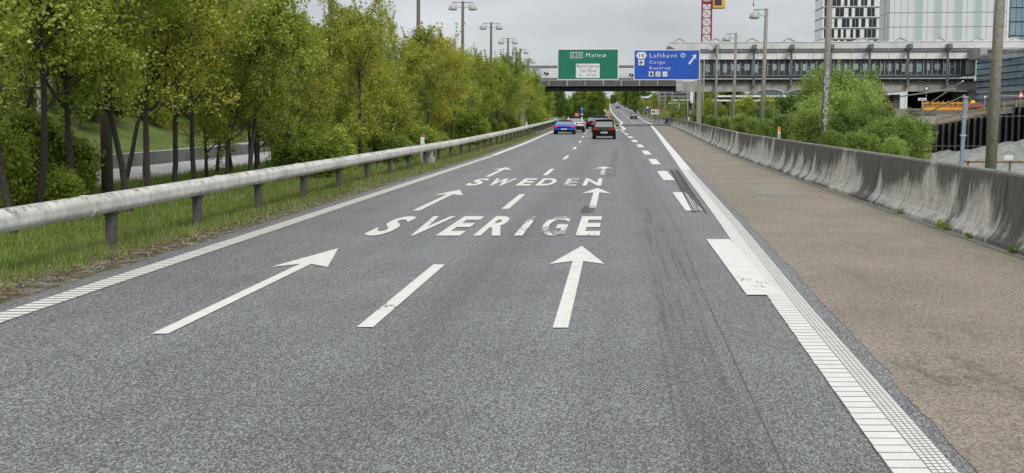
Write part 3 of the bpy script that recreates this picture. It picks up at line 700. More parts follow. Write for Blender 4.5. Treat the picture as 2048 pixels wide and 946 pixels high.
for i, (x, y) in enumerate(rows_):
    o = plant('bank_bush', rk_.choice(['dark0', 'wide0', 'wide1', 'dark2', 'dark1']), x, y, 1., 1., '%s bush from the near end on the grass bank beyond the opposite road' % NB[i], 'bush', 'bushes on the grass bank')
    k_ = rk_.uniform(.22, .42); o.scale = (k_*1.2, k_*1.2, k_*.9)
# trees between main road and ramp, seen under the bridge
gi = 0
for (px, d, hh, key) in [(1124, 470, 6.8, 'dark0'), (1133, 440, 6.2, 'dark1'), (1143, 450, 7.4, 'dark2'), (1152, 430, 7.8, 'wide0'), (1161, 420, 8.6, 'wide1'), (1170, 410, 9.2, 'wide0'), (1179, 405, 9.3, 'wide1'), (1188, 400, 9.0, 'wide0'),
                         (1196, 398, 8.4, 'wide1'), (1203, 402, 7.4, 'wide0'), (1208, 430, 6.6, 'wide1'), (1150, 392, 5.2, 'dark0'), (1166, 388, 5.0, 'dark2'), (1182, 384, 5.2, 'dark1'), (1198, 372, 4.6, 'dark0'), (1208, 340, 3.0, 'dark1'),
                         (1213, 480, 6.5, 'dark2'), (1137, 398, 4.6, 'dark2')]:
    p = P(px, 240, d); s_ = hh/9.5
    plant('gore_tree', key, p.x, d, s_, 1.0, '%s green tree from the left between motorway and ramp, under the bridge' % ['first', 'second', 'third', 'fourth', 'fifth', 'sixth', 'seventh', 'eighth', 'ninth', 'tenth', 'eleventh', 'twelfth', 'thirteenth', 'fourteenth', 'fifteenth', 'sixteenth', 'seventeenth', 'eighteenth'][sorted([1124, 1133, 1143, 1152, 1161, 1170, 1179, 1188, 1196, 1203, 1208.1, 1150, 1166, 1182, 1198, 1208, 1213, 1137]).index(px if not (px == 1208 and d == 430) else 1208.1)], 'tree', 'trees between motorway and ramp', z=gz(d)-.3)
    gi += 1
# trees and bushes on the right, behind the barrier
NUMW = ['first', 'second', 'third', 'fourth', 'fifth', 'sixth', 'seventh', 'eighth', 'ninth', 'tenth', 'eleventh', 'twelfth', 'thirteenth', 'fourteenth', 'fifteenth', 'sixteenth', 'seventeenth', 'eighteenth', 'nineteenth', 'twentieth']+['twenty-%s' % q_ for q_ in ('first', 'second', 'third', 'fourth', 'fifth', 'sixth', 'seventh', 'eighth', 'ninth')]+['thirtieth', 'thirty-first', 'thirty-second']
def rplants(lst, name, fmt, cat, group):
    lst = sorted(lst, key=lambda q: q[0]); 
    for i, (px, d, top, key) in enumerate(lst):
        p = P(px, 240, d); zt = P(px, top, d).z; zb = H(p.x, d) if d < 205 or px > 1400 else gz(d)
        if d > 205: zb = min(H(p.x, d), zt-3)
        base = {'w': 4.0, 'b': 7.3, 'd': 10., 'g': 7.0, 'o': 7.4}[key[0]] if not key.startswith('wide') else 9.6
        s_ = (zt-zb)/base
        plant(name, key, p.x, d, s_, 1., fmt % NUMW[i], cat, group, z=zb-.05)
rplants([(1632, 62, 215, 'willow0'), (1655, 66, 190, 'willow1'), (1688, 60, 240, 'willow2'), (1712, 58, 225, 'willow0'), (1738, 62, 215, 'willow1'), (1760, 56, 250, 'willow2'), (1604, 66, 238, 'willow1'), (1572, 72, 236, 'willow2'), (1780, 55, 238, 'willow0'), (1800, 58, 243, 'willow1'), (1545, 80, 240, 'willow0'),
         (1812, 60, 262, 'willow2'), (1668, 54, 262, 'willow0'), (1725, 52, 266, 'willow1'), (1790, 50, 275, 'willow0')],
        'willow_bush', 'pale green willow bush behind the barrier, %s from the left', 'bush', 'pale green bushes behind the right barrier')
rplants([(1642, 84, 128, 'birch0'), (1672, 80, 150, 'birch1'), (1705, 86, 138, 'birch0'), (1738, 82, 120, 'birch1'), (1712, 74, 165, 'birch0'), (1748, 78, 168, 'birch1'), (1660, 92, 165, 'birch0')],
        'birch_tree', 'slender light green birch in the tall group, %s from the left', 'tree', 'slender trees in front of the station')
rplants([(1422, 150, 204, 'green0'), (1445, 135, 215, 'olive1'), (1468, 125, 208, 'green2'), (1495, 115, 200, 'wide0'), (1520, 100, 214, 'willow1'), (1545, 110, 200, 'green1'), (1400, 180, 208, 'green3'), (1384, 200, 205, 'olive2'), (1370, 225, 212, 'green0'),
         (1585, 100, 195, 'dark1'), (1600, 112, 192, 'dark0'), (1450, 112, 232, 'willow0'), (1480, 102, 232, 'willow2'), (1512, 90, 236, 'willow1'), (1610, 84, 215, 'birch1'), (1424, 128, 232, 'willow1'), (1400, 160, 228, 'willow0'), (1438, 240, 182, 'dark1'), (1404, 250, 184, 'dark0'), (1478, 235, 180, 'dark2'), (1515, 245, 184, 'dark0'), (1556, 240, 181, 'dark1'), (1596, 250, 183, 'dark2'), (1420, 238, 186, 'wide0'), (1458, 242, 186, 'wide1'), (1636, 240, 182, 'dark1'), (1535, 236, 188, 'wide1'), (1576, 238, 187, 'wide0')],
        'roadside_bush', 'green roadside bush between signs and station, %s from the left', 'bush', 'bushes behind the barrier in front of the station')
rplants([(1300, 330, 203, 'olive0'), (1312, 310, 199, 'olive1'), (1322, 300, 190, 'olive2'), (1334, 280, 196, 'olive3'), (1346, 260, 204, 'green1'), (1356, 250, 208, 'olive4'), (1286, 360, 205, 'olive1'), (1368, 235, 200, 'green2'), (1330, 240, 222, 'olive0'), (1310, 260, 222, 'green0'), (1350, 215, 224, 'green3')],
        'slope_tree', 'yellow green tree beside the ramp, %s from the left', 'tree', 'yellow green trees beside the ramp')
rplants([(1232, 880, 184, 'dark0'), (1241, 720, 184, 'wide0'), (1250, 640, 186, 'wide1'), (1259, 560, 184, 'dark1'), (1268, 520, 182, 'wide1'), (1277, 500, 180, 'dark2'), (1287, 480, 184, 'dark0'), (1296, 460, 188, 'dark1'), (1306, 450, 190, 'dark2'), (1246, 760, 180, 'dark2'), (1272, 470, 196, 'dark1'), (1284, 420, 202, 'wide0'), (1224, 950, 190, 'dark1'), (1222, 1050, 196, 'dark2')],
        'hill_tree', 'dark tree right of the far ramp, %s from the left', 'tree', 'trees right of the far ramp')
rplants([(1810, 100, 235, 'dark0'), (1770, 120, 215, 'dark2'), (1830, 92, 255, 'willow0')], 'site_bush', 'dark bush at the edge of the construction site, %s from the left', 'bush', 'bushes at the construction site')

for i, (px, d, tp) in enumerate(((1092, 520, 207), (1102, 540, 205), (1111, 530, 207), (1119, 515, 208), (1128, 540, 206))):
    p = P(px, 240, d); plant('hedge_tree', 'dark%d' % (i % 3), p.x, d, (P(px, tp, d).z+.3)/10, 1.6, '%s dark tree from the left far behind the blue coupe' % NUMW[i], 'tree', 'far trees at the left bend', z=0)
# grass of the left verge: one uncountable mass
ng = np.random.default_rng(3)
def blades(n, x0, x1, y0, y1, h0, h1, wid, power=1.):
    y = y0+(y1-y0)*ng.random(n)**power; x = x0+(x1-x0)*ng.random(n)
    x = x+np.interp(y, [0, 60, 86, 120, 150, 190], [0, 0, -.1, -.45, -1, -1.9])
    cl = .55+.45*np.sin(x*2.1+np.sin(y*1.3)*2)*np.sin(y*.9+x)
    h = (h0+(h1-h0)*ng.random(n))*(.6+.6*np.clip(cl, 0, 1)); a = ng.random(n)*6.283; ln = ng.normal(0, .3, (n, 2))*h[:, None]
    z = np.array([gz(q) for q in y])-.03
    ux, uy = np.cos(a)*wid*(1+y/40), np.sin(a)*wid*(1+y/40)
    y = 1.0115*y-.18+.081*x
    return np.stack([np.stack([x-ux, y-uy, z], 1), np.stack([x+ux, y+uy, z], 1), np.stack([x+ln[:, 0], y+ln[:, 1], z+h], 1)], 1).reshape(-1, 3)
B = np.concatenate([blades(110000, -12.5, -7.5, 11, 45, .03, .13, .007, 1.25), blades(40000, -12.5, -7.6, 45, 120, .06, .20, .008), blades(14000, -7.9, -7.0, 11, 60, .05, .20, .006, 1.2),
                    blades(12000, -7.35, -6.6, 22, 120, .03, .13, .006, 1.1), blades(20000, -14.5, -12, 20, 90, .1, .3, .008)])
# ragged clumps creeping over the gravel: keep only patches
Q = blades(60000, -7.6, -6.55, 9, 70, .04, .16, .007, 1.3).reshape(-1, 3, 3); cx_ = Q[:, 0, 0]; cy_ = Q[:, 0, 1]
keep = (np.sin(cy_*2.3+np.sin(cx_*5)*1.5)+np.sin(cy_*.83+1)+np.sin(cy_*5.1+cx_*7)*.7)*.5-(cx_+7.5)*1.6 > .1
B = np.concatenate([B, Q[keep].reshape(-1, 3)])
DRY = np.concatenate([blades(3500, -8.2, -6.85, 9, 80, .08, .30, .004, 1.4), blades(1500, -12, -8, 12, 60, .15, .38, .004)])
g_o = bpy.data.objects.new('grass', fast_mesh('grass', B, np.arange(len(B)).reshape(-1, 3), M['blade'], 3)); COL.objects.link(g_o); tag(g_o, 'long green grass on the left verge under the guard rail', 'grass', kind='stuff')
M['dry'] = leafmat('dry_stalks', [(.20, .17, .08), (.32, .27, .14), (.42, .37, .22), (.50, .46, .33)], .2)
d_o = bpy.data.objects.new('dry_grass', fast_mesh('dry_grass', DRY, np.arange(len(DRY)).reshape(-1, 3), M['dry'], 3)); COL.objects.link(d_o); tag(d_o, 'dry straw coloured stalks along the verge', 'grass', kind='stuff')
# dead leaves and stones
n = 9000; y = 10+70*ng.random(n)**1.5; x = -7.35+.7*ng.random(n)**1.0+ng.normal(0, .12, n); s_ = ng.uniform(.008, .032, n)[:, None]
C = np.stack([x, 1.0115*y-.18+.081*x, np.array([gz(q) for q in y])+.012+.02*ng.random(n)], 1); nr = ng.normal(0, .5, (n, 3)); nr[:, 2] = 1
u = np.cross(nr, ng.normal(0, 1, (n, 3))); u /= np.linalg.norm(u, axis=1)[:, None]; v = np.cross(nr, u); v /= np.linalg.norm(v, axis=1)[:, None]
LV = np.stack([C-u*s_, C-v*s_*.6, C+u*s_, C+v*s_*.6], 1).reshape(-1, 3)
M['deadleaf'] = leafmat('dead_leaves', [(.09, .05, .025), (.19, .11, .06), (.34, .28, .20), (.50, .46, .38)], .05)
l_o = bpy.data.objects.new('leaf_litter', fast_mesh('leaf_litter', LV, np.arange(n*4).reshape(n, 4), M['deadleaf'])); COL.objects.link(l_o); tag(l_o, 'dry leaves and pebbles along the asphalt edge', 'litter', kind='stuff')
o = MB().add([(-.16, -.25, .01), (.1, -.2, .02), (.2, .2, .05), (-.02, .3, .015), (-.12, .1, .06)], [(0, 1, 4), (1, 2, 4), (2, 3, 4), (3, 0, 4)]).build('debris', M['rust']); o.location = (-7.15, 22.6, 0)
tag(o, 'flat rusty brown scrap lying by the second rail post', 'debris')
# ------------------------------------------------------------------ lamp posts
M['shade'] = simple('lamp_shade_paint', (.40, .41, .41), .45, scale=6, var=.15); M['diffuser'] = simple('lamp_diffuser', (.62, .64, .63), .3, scale=6, var=.05)
def lamp_head(parent, x, z, sgn):
    s_ = MB().lathe([(.03, .40), (.05, .35), (.14, .33), (.22, .28), (.28, .20), (.32, .09), (.345, -.05), (.33, -.07), (.29, -.03)], (x, 0, z), 18).build('lamp_shade', M['shade'], parent, True)
    MB().lathe([(.30, -.04), (.29, -.09), (.18, -.12), (.0, -.13)], (x, 0, z), 18).build('diffuser', M['diffuser'], s_, True)
def lamp_post(x, y, h, arms, label, group, wid=.26, zb=None, lean=.014):
    o = empty('lamp_post', (x, y, gz(y) if zb is None else zb), 0, label, 'lamp post', group, lean=lean)
    MB().tube([(0, 0, -.2), (0, 0, h*.5), (0, 0, h)], [wid/2*1.12, wid/2, wid/2*.85], 12).build('pole', M['pole_dark' if len(arms) == 2 else 'pole'], o, True)
    for s_ in arms:
        a = MB().tube([(0, 0, h-.08), (s_*.80, 0, h-.08)], .028, 6).tube([(s_*.1, 0, h-.5), (s_*.35, 0, h-.47), (s_*.5, 0, h-.3), (s_*.56, 0, h-.1)], .022, 6).tube([(s_*.78, 0, h-.08), (s_*.78, 0, h-.26)], .03, 6)
        a.build('arm', M['grey_steel'], o, True); lamp_head(o, s_*.78, h-.58, s_)
    return o
for i, y in enumerate(LP[1:]):
    lamp_post(LPX(y)-.0, YT(LPX(y), y), [11, 11, 10.8, 10.6, 10.5, 10.3, 10.2, 9.85, 9.6][i], (-1, 1), '%s twin lamp post in the median among the trees, counted from the camera' % ORD[i], 'twin lamp posts in the median', .25, lean=.008)
rlist = [(34, 2001, 1983, None, .27), (60, 1657, 1647, None, .29), (86, 1532, 1523, 17, .27), (108, 1470, 1465, 66, .25), (128, 1434, 1429, 88, .23), (168, 1409, 1404, 121, .24), (189, 1391, 1386, 135, .23)]
posts = []
for i, (d, xt, xb, top, wd) in enumerate(rlist):
    pb = P(xb, 260, d); h = 9.2 if top is None else P(xt, top, d).z-gz(d)
    o = lamp_post(pb.x, d, h, (-1,), ['large nearest single lamp post behind the barrier at the right edge', 'lamp post covered with white vertical graffiti behind the barrier', 'single lamp post just left of the graffiti post', 'second single lamp post left of the graffiti post', 'third single lamp post left of the graffiti post', 'single lamp post overlapping the right side of the blue sign', 'farther single lamp post in front of the blue sign'][i], 'single lamp posts behind the right barrier', wd, lean=.02)
    posts.append(o)
# graffiti on the second post
GP = posts[1]
def stroke(mb, pts, wdt=.02, y=-.172):
    for a, b in zip(pts, pts[1:]):
        a, b = Vector((a[0], 0, a[1])), Vector((b[0], 0, b[1])); d_ = (b-a).normalized(); n_ = Vector((-d_.z, 0, d_.x))*wdt/2; e_ = d_*wdt*.3
        mb.hexa([a-e_-n_+Vector((0, y-.004, 0)), a-e_+n_+Vector((0, y-.004, 0)), a-e_+n_+Vector((0, y+.03, 0)), a-e_-n_+Vector((0, y+.03, 0)), b+e_-n_+Vector((0, y-.004, 0)), b+e_+n_+Vector((0, y-.004, 0)), b+e_+n_+Vector((0, y+.03, 0)), b+e_-n_+Vector((0, y+.03, 0))])
def zpx(py): return P(1651, py, 60).z-gz(60)
gl = MB()
def G_(ch, top, bot):
    z1, z0 = zpx(top), zpx(bot); h = z1-z0
    sh_ = {'G': [(.9, .85), (.5, 1), (.1, .75), (0, .4), (.3, .05), (.8, .1), (.9, .4), (.5, .45)], 'E': [(.9, .95), (.2, .9), (.1, .55), (.6, .52), (.1, .5), (.1, .1), (.9, .02)],
           'Z': [(.1, .9), (.85, .95), (.2, .3), (.5, .35), (.9, .05)], 'K': [(.1, 1), (.2, .5), (.85, .95), (.25, .5), (.9, .05)], 'O': [(.5, 1), (.05, .7), (.1, .2), (.5, 0), (.9, .25), (.95, .7), (.5, 1)]}[ch]
    stroke(gl, [(-.105+.21*a, z0+h*b) for a, b in sh_], .024)
for ch, a, b in (('G', 153, 168), ('E', 170, 183), ('Z', 185, 196), ('Z', 197, 207), ('K', 207, 217), ('O', 216, 228)): G_(ch, a, b)
stroke(gl, [(0, zpx(139)), (0, zpx(150))]); stroke(gl, [(-.07, zpx(146)), (0, zpx(151)), (.08, zpx(145))])
stroke(gl, [(.0, zpx(230)), (0, zpx(262))]); stroke(gl, [(0, zpx(249)), (-.08, zpx(243)), (-.09, zpx(240)), (-.04, zpx(238)), (0, zpx(243)), (.05, zpx(238)), (.1, zpx(240)), (.08, zpx(244)), (0, zpx(250))])
gl.build('graffiti', M['sign_white'], GP)
# far lamp row along the ramp
for i, (px, py, d) in enumerate([(1274, 191, 560), (1281, 193, 500), (1286, 195, 460), (1291, 195.5, 420), (1295, 195, 390), (1299, 194, 360), (1303, 192, 330), (1252, 185, 700), (1259, 186, 640)]):
    p = P(px, py, d); zb = gz(d) if d < 400 else rz(d)-1
    o = empty('far_lamp', (p.x+.9, d, zb), 0, '%s of the small far lamps along the ramp, from the left' % NUMW[[7, 8, 0, 1, 2, 3, 4, 5, 6].index(i)], 'lamp post', 'far lamps along the ramp')
    h = p.z-zb+.6; MB().tube([(0, 0, -.5), (0, 0, h)], .12, 8).tube([(0, 0, h-.08), (-.9, 0, h-.08)], .05, 6).build('pole', M['pole'], o)
    MB().lathe([(.05, .42), (.25, .35), (.48, .12), (.52, -.1), (.3, -.25), (0, -.28)], (-.9, 0, h-.62), 12).build('lamp_shade', M['white'], o, True)
# bare poles in the bushes between blue sign and station
for i, (px, d, top, wd) in enumerate([(1318, 240, 183, .16), (1344, 215, 176, .2), (1375, 160, 176, .17), (1330, 232, 178, .14)]):
    p = P(px, 230, d); h = P(px, top, d).z-gz(d)
    tag(MB().tube([(0, 0, -.1), (0, 0, h)], wd/2, 10).build('thin_post', M['pole'], None, True), 'thin grey post among the bushes under the bridge, %s' % ['leftmost', 'third from the left', 'rightmost', 'second from the left'][i], 'post', 'thin posts under the bridge').location = (p.x, d, gz(d))
# ------------------------------------------------------------------ delineator posts
def delineator(x, y, s_, top_mat, label, zb=0, cap=.045):
    o = empty('marker_post', (x, y, zb), 0, label, 'marker post', 'roadside marker posts')
    MB().box(-.06, .06, -.04, .04, 0, .9-(cap-.045)).build('post', M['sign_white'], o, bevel=.01)
    c = MB().box(-.062, .062, -.042, .042, .902-(cap-.045), .945); c.v = [(x_, y_, z_+(.05 if x_ < 0 and z_ > .9 else 0)) for x_, y_, z_ in c.v]; c.build('cap', top_mat, o, bevel=.008)
    MB().box(-.045, .045, -.05, -.041, .45, .68).build('reflector', M['galv'], o); o.scale = (s_,)*3; return o
p = P(854, 315, 52); delineator(-7.75, 50.5, 1.25, M['red_plastic'], 'white marker post with red top above the guard rail by the trees', 0)
delineator(-7.9, 112, 1.2, M['sign_white'], 'small far white marker post above the guard rail', gz(112))
p = P(9, 290, 42); delineator(p.x, 42, 1.4, M['red_plastic'], 'white marker post with red top at the far left edge', P(9, 292, 42).z-.35)
p = P(1558, 272, 70); delineator(p.x, 70, 1.3, M['orange'], 'white marker post with orange top beside the barrier on the right', P(1558, 274, 70).z-.7, .2)
p = P(1377, 250, 150); delineator(p.x, 150, 1.1, M['orange'], 'small yellow topped marker post farther along the barrier', P(1377, 241, 150).z-.6)
bx = empty('utility_cabinet', (-7.55, 51.2, 0), 0, 'small grey cabinet with round cap beside the guard rail', 'cabinet')
MB().box(-.2, .2, -.15, .15, 0, .28).build('base', M['galv'], bx, bevel=.02); MB().tube([(0, 0, .28), (0, 0, .6)], .13, 12).build('drum', M['galv'], bx); MB().tube([(0, 0, .6), (0, 0, .64)], .16, 12).build('cap', M['grey_steel'], bx)
# ------------------------------------------------------------------ road signs on the gantry
GD = 134.
ga = empty('sign_gantry', (P(1045, 200, GD).x, GD, gz(GD)), 0, 'dark steel gantry beam spanning the motorway and carrying the signs', 'gantry')
gx0 = ga.location.x; L_ = lambda px, py, d=GD: Vector((P(px, py, d).x-gx0, 0, P(px, py, d).z-gz(GD)))
MB().box(-.22, .22, -.2, .2, -.2, L_(1045, 130).z).build('leg', M['pole'], ga)
xr = L_(1398, 200).x; MB().box(xr-.24, xr+.24, -.2, .2, -.2, L_(1398, 128).z).build('leg', M['pole'], ga)
zb_ = L_(1220, 133.5).z; MB().box(.22, xr-.24, -.16, .16, zb_-.14, zb_+.14).build('beam', M['grey_steel'], ga)
def text_on(parent, txt, px0, px1, py_base, py_top, mat, d, dy=-.03, spacing=1.2, offset=0., name='lettering', org=None):
    X, Y, fs = glyph(txt, 0, 1, 0, 1, offset, spacing); a = P(px0, py_base, d); b = P(px1, py_top, d)
    return MB().add([(a.x+(b.x-a.x)*u_-org.x, dy, a.z+(b.z-a.z)*v_-org.z) for u_, v_ in zip(X, Y)], [f for f in fs]).build(name, mat, parent)
def panel(px0, px1, py0, py1, d, mat, name, label, cat, border=.09, yo=-.3):
    a = P(px0, py1, d); b = P(px1, py0, d); W_, H_ = b.x-a.x, b.z-a.z
    o = empty(name, (a.x, d+yo, a.z), 0, label, cat)
    fr = MB().box(0, W_, 0, .06, 0, H_).build('frame', M['sign_white'], o, bevel=.02)
    MB().box(border, W_-border, -.012, -.001, border, H_-border).build('face', mat, o)
    return o, a
g_, ga_ = panel(1115, 1237.5, 97.5, 160, GD, M['green'], 'motorway_sign', 'green sign reading E20 Malmø with a white toll road panel', 'road sign')
def T(o, a, txt, x0, x1, yb, yt, mat, dy=-.02, sp=1.25, off_=0.): return text_on(o, txt, x0, x1, yb, yt, mat, GD, dy, sp, off_, org=a)
def rect(o, a, x0, x1, y0, y1, mat, dy, dz=.01, name='plate', d=GD):
    p, q = P(x0, y1, d), P(x1, y0, d); return MB().box(p.x-a.x, q.x-a.x, dy-dz, dy, p.z-a.z, q.z-a.z).build(name, mat, o)
e2 = rect(g_, ga_, 1140.5, 1165.5, 104.5, 116.5, M['sign_white'], -.013, .004, 'route_badge'); rect(g_, ga_, 1141.5, 1164.5, 105.5, 115.5, M['green'], -.018, .003, 'badge_face')
T(g_, ga_, 'E20', 1144.2, 1162, 113.7, 107.3, M['sign_white'], -.024); T(g_, ga_, 'Malmø', 1172, 1212, 115, 106.2, M['sign_white'])
tp = rect(g_, ga_, 1152, 1199.5, 127.5, 156, M['sign_white'], -.013, .006, 'toll_panel')
T(g_, ga_, 'Betalingsvej', 1153.8, 1198, 137.2, 129.2, M['sign_black'], -.023, 1.2, 0.); T(g_, ga_, 'Toll Road', 1159, 1193, 144.6, 138.2, M['sign_black'], -.023, 1.2, 0.); T(g_, ga_, '0 - 19 km', 1159.5, 1192, 153.2, 147, M['sign_black'], -.023, 1.2, 0.)
b_, ba_ = panel(1267, 1400, 99, 160.5, GD, M['blue'], 'exit_sign', 'blue sign reading Lufthavn Ø, Cargo, Kastrup with exit 16 arrow', 'road sign')
T(b_, ba_, 'Lufthavn Ø', 1299.5, 1370.5, 115.5, 106.5, M['sign_white']); T(b_, ba_, 'Cargo', 1299, 1330, 129.3, 121.5, M['sign_white']); T(b_, ba_, 'Kastrup', 1299, 1340.5, 141, 133, M['sign_white'])
def poly(o, a, pts, mat, dy, name, d=GD):
    q = [P(x, y, d) for x, y in pts]; return MB().prism([(v.x-a.x, v.z-a.z) for v in q], dy-.006, dy).build(name, mat, o)
poly(b_, ba_, [(1272, 111), (1276, 104.2), (1289.5, 104.2), (1293.5, 111), (1289.5, 117.6), (1276, 117.6)], M['sign_white'], -.013, 'exit_badge')
T(b_, ba_, '16', 1277.5, 1288.5, 114.8, 107, simple('dark_red', (.22, .01, .02), .5), -.024, 1.1, 0.)
rect(b_, ba_, 1276.5, 1288.5, 119.6, 130.8, M['sign_white'], -.013, .006, 'plane_plate')
poly(b_, ba_, [(1277.5, 125.2), (1279, 124.7), (1281.5, 124.6), (1280.2, 120.8), (1281.4, 120.8), (1284.3, 124.6), (1286.8, 124.7), (1288, 125.3), (1286.8, 125.9), (1284.3, 126), (1281.4, 129.8), (1280.2, 129.8), (1281.5, 126), (1279.2, 126), (1278.3, 127.4), (1277.6, 127.4), (1278.1, 125.7)], M['sign_black'], -.024, 'plane_symbol')
poly(b_, ba_, [(1376, 127), (1387, 113), (1382.5, 112), (1391.8, 108.8), (1391.5, 119), (1389.3, 115.5), (1378.8, 129.6)], M['sign_white'], -.013, 'exit_arrow')
for k, x in enumerate((1297.5, 1311, 1325)): rect(b_, ba_, x, x+9.5, 143.2, 153, M['sign_white'], -.013, .006, 'symbol_plate')
poly(b_, ba_, [(1300, 151.5), (1300, 145), (1303.8, 145), (1303.8, 147.5), (1305.2, 146), (1305.6, 149.5), (1304.4, 150), (1303.8, 151.5)], M['sign_black'], -.024, 'fuel_symbol')
rect(b_, ba_, 1313.5, 1314.7, 144.6, 151.8, M['sign_black'], -.021, .003, 'fork_symbol'); rect(b_, ba_, 1316.6, 1317.8, 144.6, 151.8, M['sign_black'], -.021, .003, 'knife_symbol')
rect(b_, ba_, 1326.5, 1331.5, 147.8, 148.6, M['sign_black'], -.021, .003, 'bed_symbol'); rect(b_, ba_, 1331.3, 1333, 146.9, 149, M['sign_black'], -.021, .003, 'bed_symbol')
# back of the big sign across the road on the left
s0 = P(-60, 180, 52); s1 = P(102, 36, 52)
sb = empty('sign_seen_from_behind', (s0.x, 52, s0.z), 0, 'back of a large grey blue road sign behind the trees at left', 'road sign')
for i in range(4):
    hh = (s1.z-s0.z)/4; MB().box(0, s1.x-s0.x, 0, .05, i*hh+.01, (i+1)*hh-.01).build('back_panel', M['sign_back'], sb)
for fx in (.14, .83):
    xx = (s1.x-s0.x)*fx; MB().box(xx-.06, xx+.06, -.14, -.002, H(s0.x, 52)-s0.z-.1, s1.z-s0.z+.15).build('post', M['galv'], sb)
for i in range(3): MB().box(.02, s1.x-s0.x-.02, -.05, -.001, (i+.5)*hh-.03+.3, (i+.5)*hh+.03+.3).build('rail', M['sign_back'], sb)
# small signs in the distance
def small_sign(name, px, top, bot, wpx, d, mat, label, cat='road sign', postbot=None, parts=None, post='galv', shape='rect'):
    c = P(px, bot, d); tz = P(px, top, d).z; W_ = wpx*d/F; zb = H(c.x, d)
    o = empty(name, (c.x, d, zb), 0, label, cat); h0, h1 = c.z-zb, tz-zb
    MB().tube([(0, .06, -.3), (0, .06, h1)], .045, 8).build('post', M[post], o)
    if shape == 'rect': MB().box(-W_/2, W_/2, -.03, .01, h0, h1).build('face', mat, o)
    else:
        cz = (h0+h1)/2; MB().prism([((h1-h0)/2*math.cos(a*math.pi/10), cz+(h1-h0)/2*math.sin(a*math.pi/10)) for a in range(20)], -.03, .01).build('face', mat, o)
    return o, h0, h1, W_
o, h0, h1, W_ = small_sign('red_notice', 1154, 226, 235.5, 9.5, 250, M['sign_red'], 'red notice board beyond the white car', 'notice')
for k in range(4): MB().box(-W_*.35, W_*(.3 if k % 2 else .1), -.045, -.031, h0+(h1-h0)*(.15+.2*k), h0+(h1-h0)*(.15+.2*k)+.07).build('pale_stripe', M['sign_white'], o)
o, h0, h1, W_ = small_sign('blue_notice', 1164, 214, 227.5, 4.2, 300, M['blue'], 'narrow blue sign in front of the hedge under the bridge')
MB().box(-W_/2, W_/2, -.035, .01, h0-.3, h0-.01).build('white_plate', M['sign_white'], o); MB().box(-W_*.2, W_*.2, -.045, -.031, h1-.6, h1-.25).build('symbol', M['sign_white'], o)
ch, h0, h1, W_ = small_sign('chevron_board', 1216, 220, 236.5, 8.5, 205, M['sign_white'], 'red and white chevron board at the start of the ramp')
for k in range(3):
    zz = h0+.1+(h1-h0)*k/3; q = (h1-h0)/3; MB().prism([(-W_*.48, zz), (0, zz+q*.5), (W_*.48, zz), (W_*.48, zz+q*.45), (0, zz+q*.92), (-W_*.48, zz+q*.45)], -.05, -.031).build('chevron', M['sign_red'], ch)
sp_, h0, h1, W_ = small_sign('round_sign', 1210.5, 218, 224, 6, 212, M['sign_red'], 'small round speed sign just left of the chevron board', shape='round')
rr_ = (h1-h0)/2; MB().prism([(rr_*.75*math.cos(a*math.pi/10), (h0+h1)/2+rr_*.75*math.sin(a*math.pi/10)) for a in range(20)], -.04, -.031).build('disc', M['sign_white'], sp_)
o, h0, h1, W_ = small_sign('white_direction_sign', 1307, 219, 228.5, 9.5, 225, M['sign_white'], 'white direction board with black symbols beside the ramp, left one')
for q in ((-.3, -.1, .2, .8), (.1, .3, .2, .8), (-.3, .3, .45, .6)): MB().box(W_*q[0], W_*q[1], -.05, -.031, h0+(h1-h0)*q[2], h0+(h1-h0)*q[3]).build('symbol', M['sign_black'], o)
o, h0, h1, W_ = small_sign('white_warning_sign', 1315.5, 219.5, 228.5, 6, 225, M['sign_white'], 'narrower white board beside the direction board, right one')
MB().prism([(-W_*.45, h1+.02), (W_*.45, h1+.02), (0, h1+.42)], -.04, 0).build('triangle', M['sign_red'], o)
for q in (.25, .6): MB().box(-W_*.3, W_*.3, -.05, -.031, h0+(h1-h0)*q, h0+(h1-h0)*(q+.15)).build('symbol', M['sign_black'], o)
o, h0, h1, W_ = small_sign('parking_sign', 1294.8, 213, 222, 4.5, 260, M['blue'], 'blue sign with white top plate beside the ramp')
MB().box(-W_*.45, W_*.45, -.05, -.031, h0+(h1-h0)*.6, h1-.05).build('white_plate', M['sign_white'], o)
o, h0, h1, W_ = small_sign('narrow_blue_sign', 1287, 213.5, 220, 1.8, 265, M['blue'], 'very narrow blue and white sign left of the blue sign')
# ------------------------------------------------------------------ bridge
BD = 190.; bs = empty('rail_bridge', (0, BD, 0), 0, 'concrete railway bridge with dark steel girder crossing the motorway behind the signs', 'bridge')
def pbox(parent, name, mat, x0, x1, y0, y1, d, dep=.4, org=None, xm=None, bevel=0):
    "box whose front face stands at distance d with edges at the surveyed bearings"
    xm = xm or (x0+x1)/2; org = org or parent.location
    a = P(x0, (y0+y1)/2, d).x-org.x; b = P(x1, (y0+y1)/2, d).x-org.x; z1 = P(xm, y0, d).z-org.z; z0 = P(xm, y1, d).z-org.z
    return MB().box(a, b, d-org.y, d-org.y+dep, z0, z1).build(name, mat, parent, bevel=bevel)
k = 0; x = 990
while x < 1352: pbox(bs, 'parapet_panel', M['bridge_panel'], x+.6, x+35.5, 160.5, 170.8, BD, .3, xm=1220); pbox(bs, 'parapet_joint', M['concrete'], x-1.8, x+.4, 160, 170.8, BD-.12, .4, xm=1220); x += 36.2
pbox(bs, 'girder', M['dark_steel'], 960, 1352, 171, 182.8, BD+.15, .6, xm=1220); pbox(bs, 'deck', M['dark_concrete'], 960, 1352, 170.9, 172.5, BD+.9, 8, xm=1220); pbox(bs, 'far_girder', M['dark_steel'], 960, 1352, 172.6, 182, BD+8.5, .5, xm=1220)
